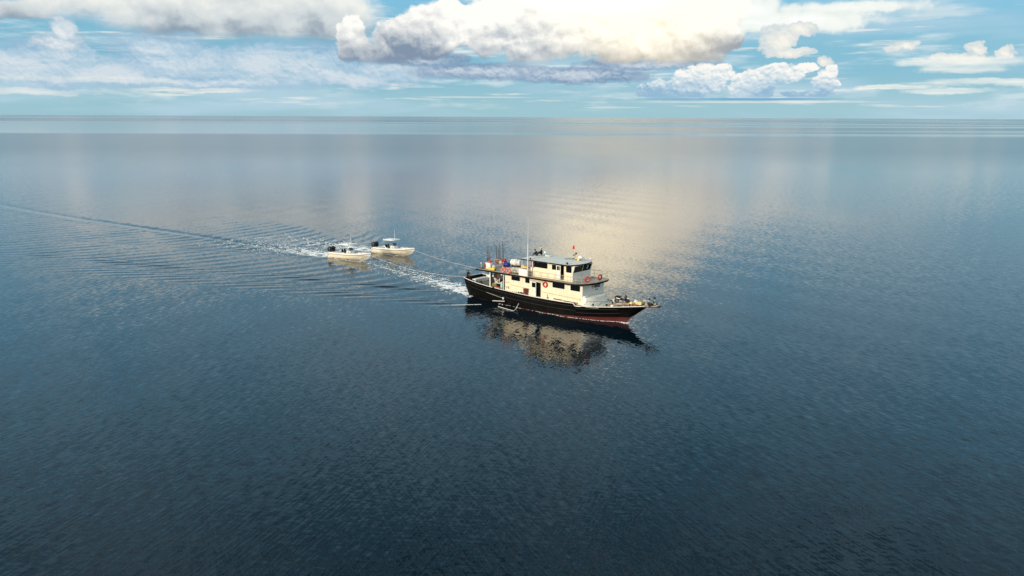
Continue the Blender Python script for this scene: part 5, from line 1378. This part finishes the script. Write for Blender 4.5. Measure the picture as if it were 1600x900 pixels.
# ================================================================== THE TWO TOWED BOATS
def speedboat(loc, rz, label):
    t = empty('center_console_boat', loc, rz, label, 'motor boat', 'white centre console boats in tow')
    # x, half beam at sheer, sheer z, chine half beam, chine z, keel z
    S = [(0.0, 1.30, 0.62, 1.20, 0.02, -0.35), (0.55, 1.36, 0.98, 1.24, 0.03, -0.38), (2.0, 1.45, 1.00, 1.30, 0.05, -0.42), (4.0, 1.50, 1.02, 1.32, 0.10, -0.45), (6.0, 1.46, 1.07, 1.22, 0.20, -0.42),
         (7.6, 1.25, 1.16, 0.92, 0.36, -0.30), (8.8, 0.92, 1.25, 0.55, 0.55, -0.05), (9.7, 0.50, 1.33, 0.22, 0.80, 0.30), (10.25, 0.14, 1.38, 0.05, 1.05, 0.85), (10.4, 0.02, 1.40, 0.01, 1.25, 1.20)]
    h = MB(); w = MB()
    for sd in (-1, 1):
        rr, rw = [], []
        for x, yb, z, yc, zc, zk in S:
            zl = z - 0.27
            k = max(0.0, (zl - zc) / (z - zc)); yl = yc + (yb - yc) * k ** 0.7
            rr.append([(x, sd * yl, zl), (x, sd * (yc + (yl - yc) * 0.55), zc + (zl - zc) * 0.4), (x, sd * yc, zc), (x, 0, zk)])
            rw.append([(x, sd * yl, zl), (x, sd * (yb + 0.02), z - 0.08), (x, sd * yb, z), (x, sd * max(0, yb - 0.22), z + 0.02)])
        h.loft(rr, GEL_CREAM); w.loft(rw, GEL_WHITE)
    a, b = S[0], S[1]
    h.add([(0, -1.28, 0.42), (0, 1.28, 0.42), (0, 1.2, 0.02), (0, 0, -0.35), (0, -1.2, 0.02)], [(0, 1, 2, 3, 4)], GEL_CREAM)
    h.build('hull', t); w.build('topsides', t)
    for sd in (-1, 1):
        MB().tube([(x, sd * (yc + (yb - yc) * max(0.0, (z - 0.27 - zc) / (z - zc)) ** 0.7 + 0.015), z - 0.27) for x, yb, z, yc, zc, zk in S], 0.035, DARKWOOD, 5).build('rub_rail', t)
    # cockpit sole, foredeck, gunwale, coaming pad
    MB().plate([(0.1, -1.15), (2, -1.25), (4, -1.28), (6, -1.22), (7.4, -1.0), (8.6, -0.62), (8.6, 0.62), (7.4, 1.0), (6, 1.22), (4, 1.28), (2, 1.25), (0.1, 1.15)], 0.38, 0.45, GEL_WHITE).build('sole', t)
    MB().plate([(7.6, -1.04), (8.8, -0.74), (9.7, -0.36), (10.3, -0.03), (10.3, 0.03), (9.7, 0.36), (8.8, 0.74), (7.6, 1.04)], 0.86, lambda x: 1.12 + 0.09 * (x - 7.6), GEL_WHITE).build('foredeck', t)
    MB().plate([(5.9, -0.55), (7.58, -0.5), (7.58, 0.5), (5.9, 0.55)], 0.45, 0.86, GEL_WHITE).build('bow_seat', t)
    for sd in (-1, 1):
        i0 = MB(); i0.loft([[(x, sd * (yb - 0.22), z + 0.02), (x, sd * (yb - 0.24), 0.44)] for x, yb, z, *_ in S[1:6]], GEL_WHITE); i0.build('coaming', t, fix=False)
        MB().tube([(x, sd * (yb - 0.27), z - 0.06) for x, yb, z, *_ in S[4:8]], 0.05, VINYL, 6).build('bolster', t)
        MB().tube([(6.2, sd * 1.33, 1.14), (7.6, sd * 1.12, 1.24), (8.8, sd * 0.8, 1.34), (9.7, sd * 0.4, 1.42)], 0.02, CHROME, 5).build('grab_rail', t)
    MB().box((0.62, -1.2, 0.45), (1.0, 1.2, 0.98), GEL_WHITE, bev=0.04).build('transom_bench', t)
    # console
    c = MB(); c.box((4.35, -0.55, 0.45), (5.55, 0.55, 1.45), GEL_WHITE, top=(0.82, 0.9), bev=0.05); c = c.build('console', t)
    MB().add([(5.35, -0.48, 1.44), (5.35, 0.48, 1.44), (5.0, 0.42, 1.95), (5.0, -0.42, 1.95), (5.32, -0.48, 1.44), (5.32, 0.48, 1.44), (4.97, 0.42, 1.95), (4.97, -0.42, 1.95)], [(0, 1, 2, 3), (7, 6, 5, 4), (0, 4, 5, 1), (1, 5, 6, 2), (2, 6, 7, 3), (3, 7, 4, 0)],
             mat('tinted_screen', (0.12, 0.16, 0.17), 0.08)).build('windscreen', c)
    MB().torus((4.28, 0.2, 1.35), 0.19, 0.02, CHROME, 'x', 14, 5).build('steering_wheel', c)
    MB().box((4.33, -0.45, 1.0), (4.36, 0.45, 1.4), VINYL).build('dashboard', c)
    MB().box((4.5, -0.585, 0.7), (5.0, -0.56, 1.25), PALEYEL).build('console_door', c)
    MB().box((5.56, -0.35, 0.45), (6.0, 0.35, 0.92), GEL_WHITE, bev=0.05).build('front_seat', c)
    s_ = MB().box((3.15, -0.5, 0.45), (3.65, 0.5, 1.0), GEL_WHITE, bev=0.03).build('helm_seat', t)
    MB().box((3.15, -0.5, 1.002), (3.65, 0.5, 1.15), VINYL, bev=0.04).build('cushion', s_)
    MB().box((3.02, -0.5, 1.10), (3.14, 0.5, 1.60), VINYL, bev=0.04).build('seat_back', s_)
    # hard top on four legs
    MB().plate([(3.0, -0.95), (3.2, -1.1), (5.5, -1.1), (5.85, -0.8), (5.95, 0), (5.85, 0.8), (5.5, 1.1), (3.2, 1.1), (3.0, 0.95)], 2.50, 2.64, GEL_WHITE).build('hard_top', t)
    MB().plate([(3.5, -0.7), (5.2, -0.7), (5.2, 0.7), (3.5, 0.7)], 2.62, 2.68, GEL_WHITE).build('hard_top_crown', t)
    for x, xb in ((3.5, 3.9), (5.3, 5.25)):
        for sd in (-1, 1): MB().tube([(xb, sd * 0.62, 0.45), (xb, sd * 0.64, 1.5), (x, sd * 0.85, 2.52)], 0.03, CHROME, 6).build('hard_top_leg', t)
    MB().tube([(3.5, -0.85, 2.3), (3.5, 0.85, 2.3)], 0.025, CHROME, 6).build('hard_top_brace', t)
    MB().tube([(4.9, 0.3, 2.68), (4.9, 0.3, 4.5)], [0.04, 0.016], PLWHITE, 6).build('aerial', t)
    MB().lathe([(0.08, 0), (0.12, 0.05), (0.10, 0.14), (0.02, 0.18)], PLWHITE, (4.2, -0.2, 2.68), 10).build('gps_dome', t)
    for x in (2.98,): 
        for y in (-0.6, -0.2, 0.2, 0.6): MB().tube([(x, y, 2.5), (x - 0.12, y, 2.85)], 0.025, CHROME, 5).build('rod_holder', t)
    # outboards
    for y in (-0.42, 0.42):
        m_ = MB(); rg = []
        for z, x0, x1, w_ in ((0.95, -0.62, 0.05, 0.17), (1.1, -0.72, 0.12, 0.23), (1.5, -0.70, 0.14, 0.25), (1.75, -0.58, 0.06, 0.22), (1.86, -0.42, -0.08, 0.13)):
            rg.append([(x0, y - w_ * 0.7, z), (x0 + 0.1, y - w_, z), (x1 - 0.1, y - w_, z), (x1, y - w_ * 0.6, z), (x1, y + w_ * 0.6, z), (x1 - 0.1, y + w_, z), (x0 + 0.1, y + w_, z), (x0, y + w_ * 0.7, z)])
        m_.loft(rg, VINYL, closed=True); m_.add(rg[-1], [tuple(range(8))], VINYL); m_.add(rg[0], [tuple(range(7, -1, -1))], VINYL)
        o = m_.build('outboard', t)
        MB().box((-0.5, y - 0.08, -0.3), (-0.15, y + 0.08, 0.97), VINYL, bev=0.02).build('outboard_leg', o)
        MB().box((-0.16, y - 0.14, 0.45), (0.03, y + 0.14, 0.95), BLACK_MATT).build('clamp_bracket', o)
    MB().tube([(0.3, -1.0, 0.9), (0.3, -1.0, 1.7)], 0.018, STEEL, 5).build('stern_light', t)
    for x, sd in ((1.6, -1), (1.6, 1), (9.6, 0)): MB().box((x - 0.1, sd * 1.3 - 0.03, 1.0 if sd else 1.32), (x + 0.1, sd * 1.3 + 0.03, 1.06 if sd else 1.38), CHROME).build('cleat', t)
    return t
b1 = speedboat((BOATS[0][0][0], BOATS[0][0][1], -0.02), BOAT_A, 'white and cream motor boat in tow, nearer the camera and farther left')
b1.rotation_euler = (0, R(-1.6), BOAT_A)
b2 = copy_tree(b1); b2.location = (BOATS[1][0][0], BOATS[1][0][1], -0.02); b2['label'] = 'white and cream motor boat in tow, farther off and nearer the ship'
def boat_pt(i, x, y, z):
    (bx, by), a = BOATS[i]; return Vector((bx + x * math.cos(a) - y * math.sin(a), by + x * math.sin(a) + y * math.cos(a), z))
def tow(a, b, sag, name, label, n=26, r=0.024):
    pts = [Vector(a).lerp(Vector(b), i / n) - Vector((0, 0, sag * 4 * (i / n) * (1 - i / n))) for i in range(n + 1)]
    return tag(MB().tube(pts, r, ROPE_M, 5).build(name), label, 'rope', 'tow ropes from the ship to the boats')
tow(boat_pt(1, 10.35, 0, 1.2), on_ship(3.5, -2.4, 4.42), 0.25, 'tow_rope', 'tow rope from the upper deck edge to the farther boat, held clear of the water')
tow(boat_pt(0, 10.35, 0, 1.2), on_ship(0.1, -0.9, 2.6), 0.85, 'tow_rope', 'tow rope from the stern to the nearer boat, dipping along the foam')

# ================================================================== FOAM
def water_z(x, y): return eta(np.array([x], float), np.array([y], float))[0]
FX_, FY_, FR_ = [], [], []
def scatter(n, f, clump=False):
    got = 0
    while got < n:
        x, y, r = f()
        # foam gathers in patches with open water between them
        c = math.sin(x * 2.3 + 1.7 * math.sin(y * 1.3)) + math.sin(y * 2.9 - x * 0.8 + 1.1 * math.sin(x * 1.9)) + 0.6 * math.sin(x * 5.3 + y * 4.1)
        if clump and c < rng.uniform(-0.9, 1.7): continue
        FX_.append(x); FY_.append(y); FR_.append(r); got += 1
def ship_w(lx, ly): return SHIP_O.x + lx * SF[0] + ly * SP[0], SHIP_O.y + lx * SF[1] + ly * SP[1]
def f1():      # race astern of the ship, thickest at the stern and along the tow
    s = min(rng.exponential(11.0), 42); w = 0.8 + 0.085 * s
    ly = rng.normal(-0.5 + wake_off(s), w * 0.75); 
    return (*ship_w(1.6 - s, ly), rng.uniform(0.04, 0.17) * (1.3 if s < 10 else 0.9))
def f1b():     # line under the dipping rope
    s = rng.uniform(1, 40); ly = -0.9 + rng.normal(0, 0.2)
    return (*ship_w(0.5 - s, ly + wake_off(s)), rng.uniform(0.03, 0.12))
def fb(i, L, n0):
    def f():
        s = min(rng.exponential(L), L * 3.6); (bx, by), a = BOATS[i]
        ly = rng.normal(0.0, 0.6 + 0.13 * s); x = -0.5 - s
        return bx + x * math.cos(a) - ly * math.sin(a), by + x * math.sin(a) + ly * math.cos(a), rng.uniform(0.04, 0.17)
    return f
scatter(1700, f1, True); scatter(400, f1b, True); scatter(2100, fb(0, 9.0, 0), True); scatter(1900, fb(1, 9.0, 0), True)
def f2():      # thin wash along the ship's starboard and port waterline, gathered at the stem
    x = 26.7 - min(rng.exponential(9.0), 19); sd = rng.choice((-1, 1)); 
    ws = np.interp(x, [s[0] for s in ST], [s[3] for s in ST]); return (*ship_w(x, sd * (ws + abs(rng.normal(0.0, 0.10)) + 0.02)), rng.uniform(0.03, 0.10))
def f3(): return (*ship_w(26.5 + rng.normal(0.0, 0.35), rng.normal(0, 0.3)), rng.uniform(0.04, 0.14))
def f4(i):
    def f():
        (bx, by), a = BOATS[i]; x = rng.uniform(0.2, 8.4); sd = rng.choice((-1, 1)); w = np.interp(x, [0, 4, 6, 7.6, 8.8], [1.22, 1.34, 1.22, 0.85, 0.3]) + abs(rng.normal(0, 0.13)) + 0.03
        return bx + x * math.cos(a) - sd * w * math.sin(a), by + x * math.sin(a) + sd * w * math.cos(a), rng.uniform(0.03, 0.12)
    return f
def f5():      # streak thrown back by the boom
    s = rng.uniform(0, 1) ** 1.3 * 4.6
    return (*ship_w(6.1 - s * 0.62, -4.75 - s * 0.62 + rng.normal(0, 0.05 + 0.10 * (1 - abs(s / 2.3 - 1)))), rng.uniform(0.02, 0.08))
scatter(520, f2); scatter(110, f3); scatter(260, f4(0)); scatter(260, f4(1)); scatter(260, f5)
def foam_mesh(name, sel, label):
    fx_, fy_, fr_ = (np.array(q)[sel] for q in (FX_, FY_, FR_)); z = eta(fx_, fy_) + 0.012
    vs, fs = [], []
    for x, y, r, zz in zip(fx_, fy_, fr_, z):
        k = rng.integers(5, 8); a0 = rng.uniform(0, 6.28); st_ = rng.uniform(1.0, 2.6); ang = SHIP_A + rng.normal(0, 0.5); n = len(vs)
        c, s = math.cos(ang), math.sin(ang)
        for j in range(k):
            a = a0 + 2 * math.pi * j / k; rr = r * rng.uniform(0.5, 1.2); u, v = rr * math.cos(a) * st_, rr * math.sin(a) / st_ ** 0.5
            vs.append((x + u * c - v * s, y + u * s + v * c, zz - 0.02))
        vs.append((x, y, zz + r * 0.22))
        for j in range(k): fs.append((n + j, n + (j + 1) % k, n + k))
    me = bpy.data.meshes.new(name); me.from_pydata(vs, [], fs); me.materials.append(FOAM_M); me.update()
    o = bpy.data.objects.new(name, me); COL.objects.link(o); return tag(o, label, 'foam', None, 'stuff')
N0 = 6100
foam_mesh('wake_foam', slice(0, N0), 'white broken foam streaming behind the ship and the towed boats')
foam_mesh('hull_wash', slice(N0, None), 'thin white wash along the waterlines and under the boom')
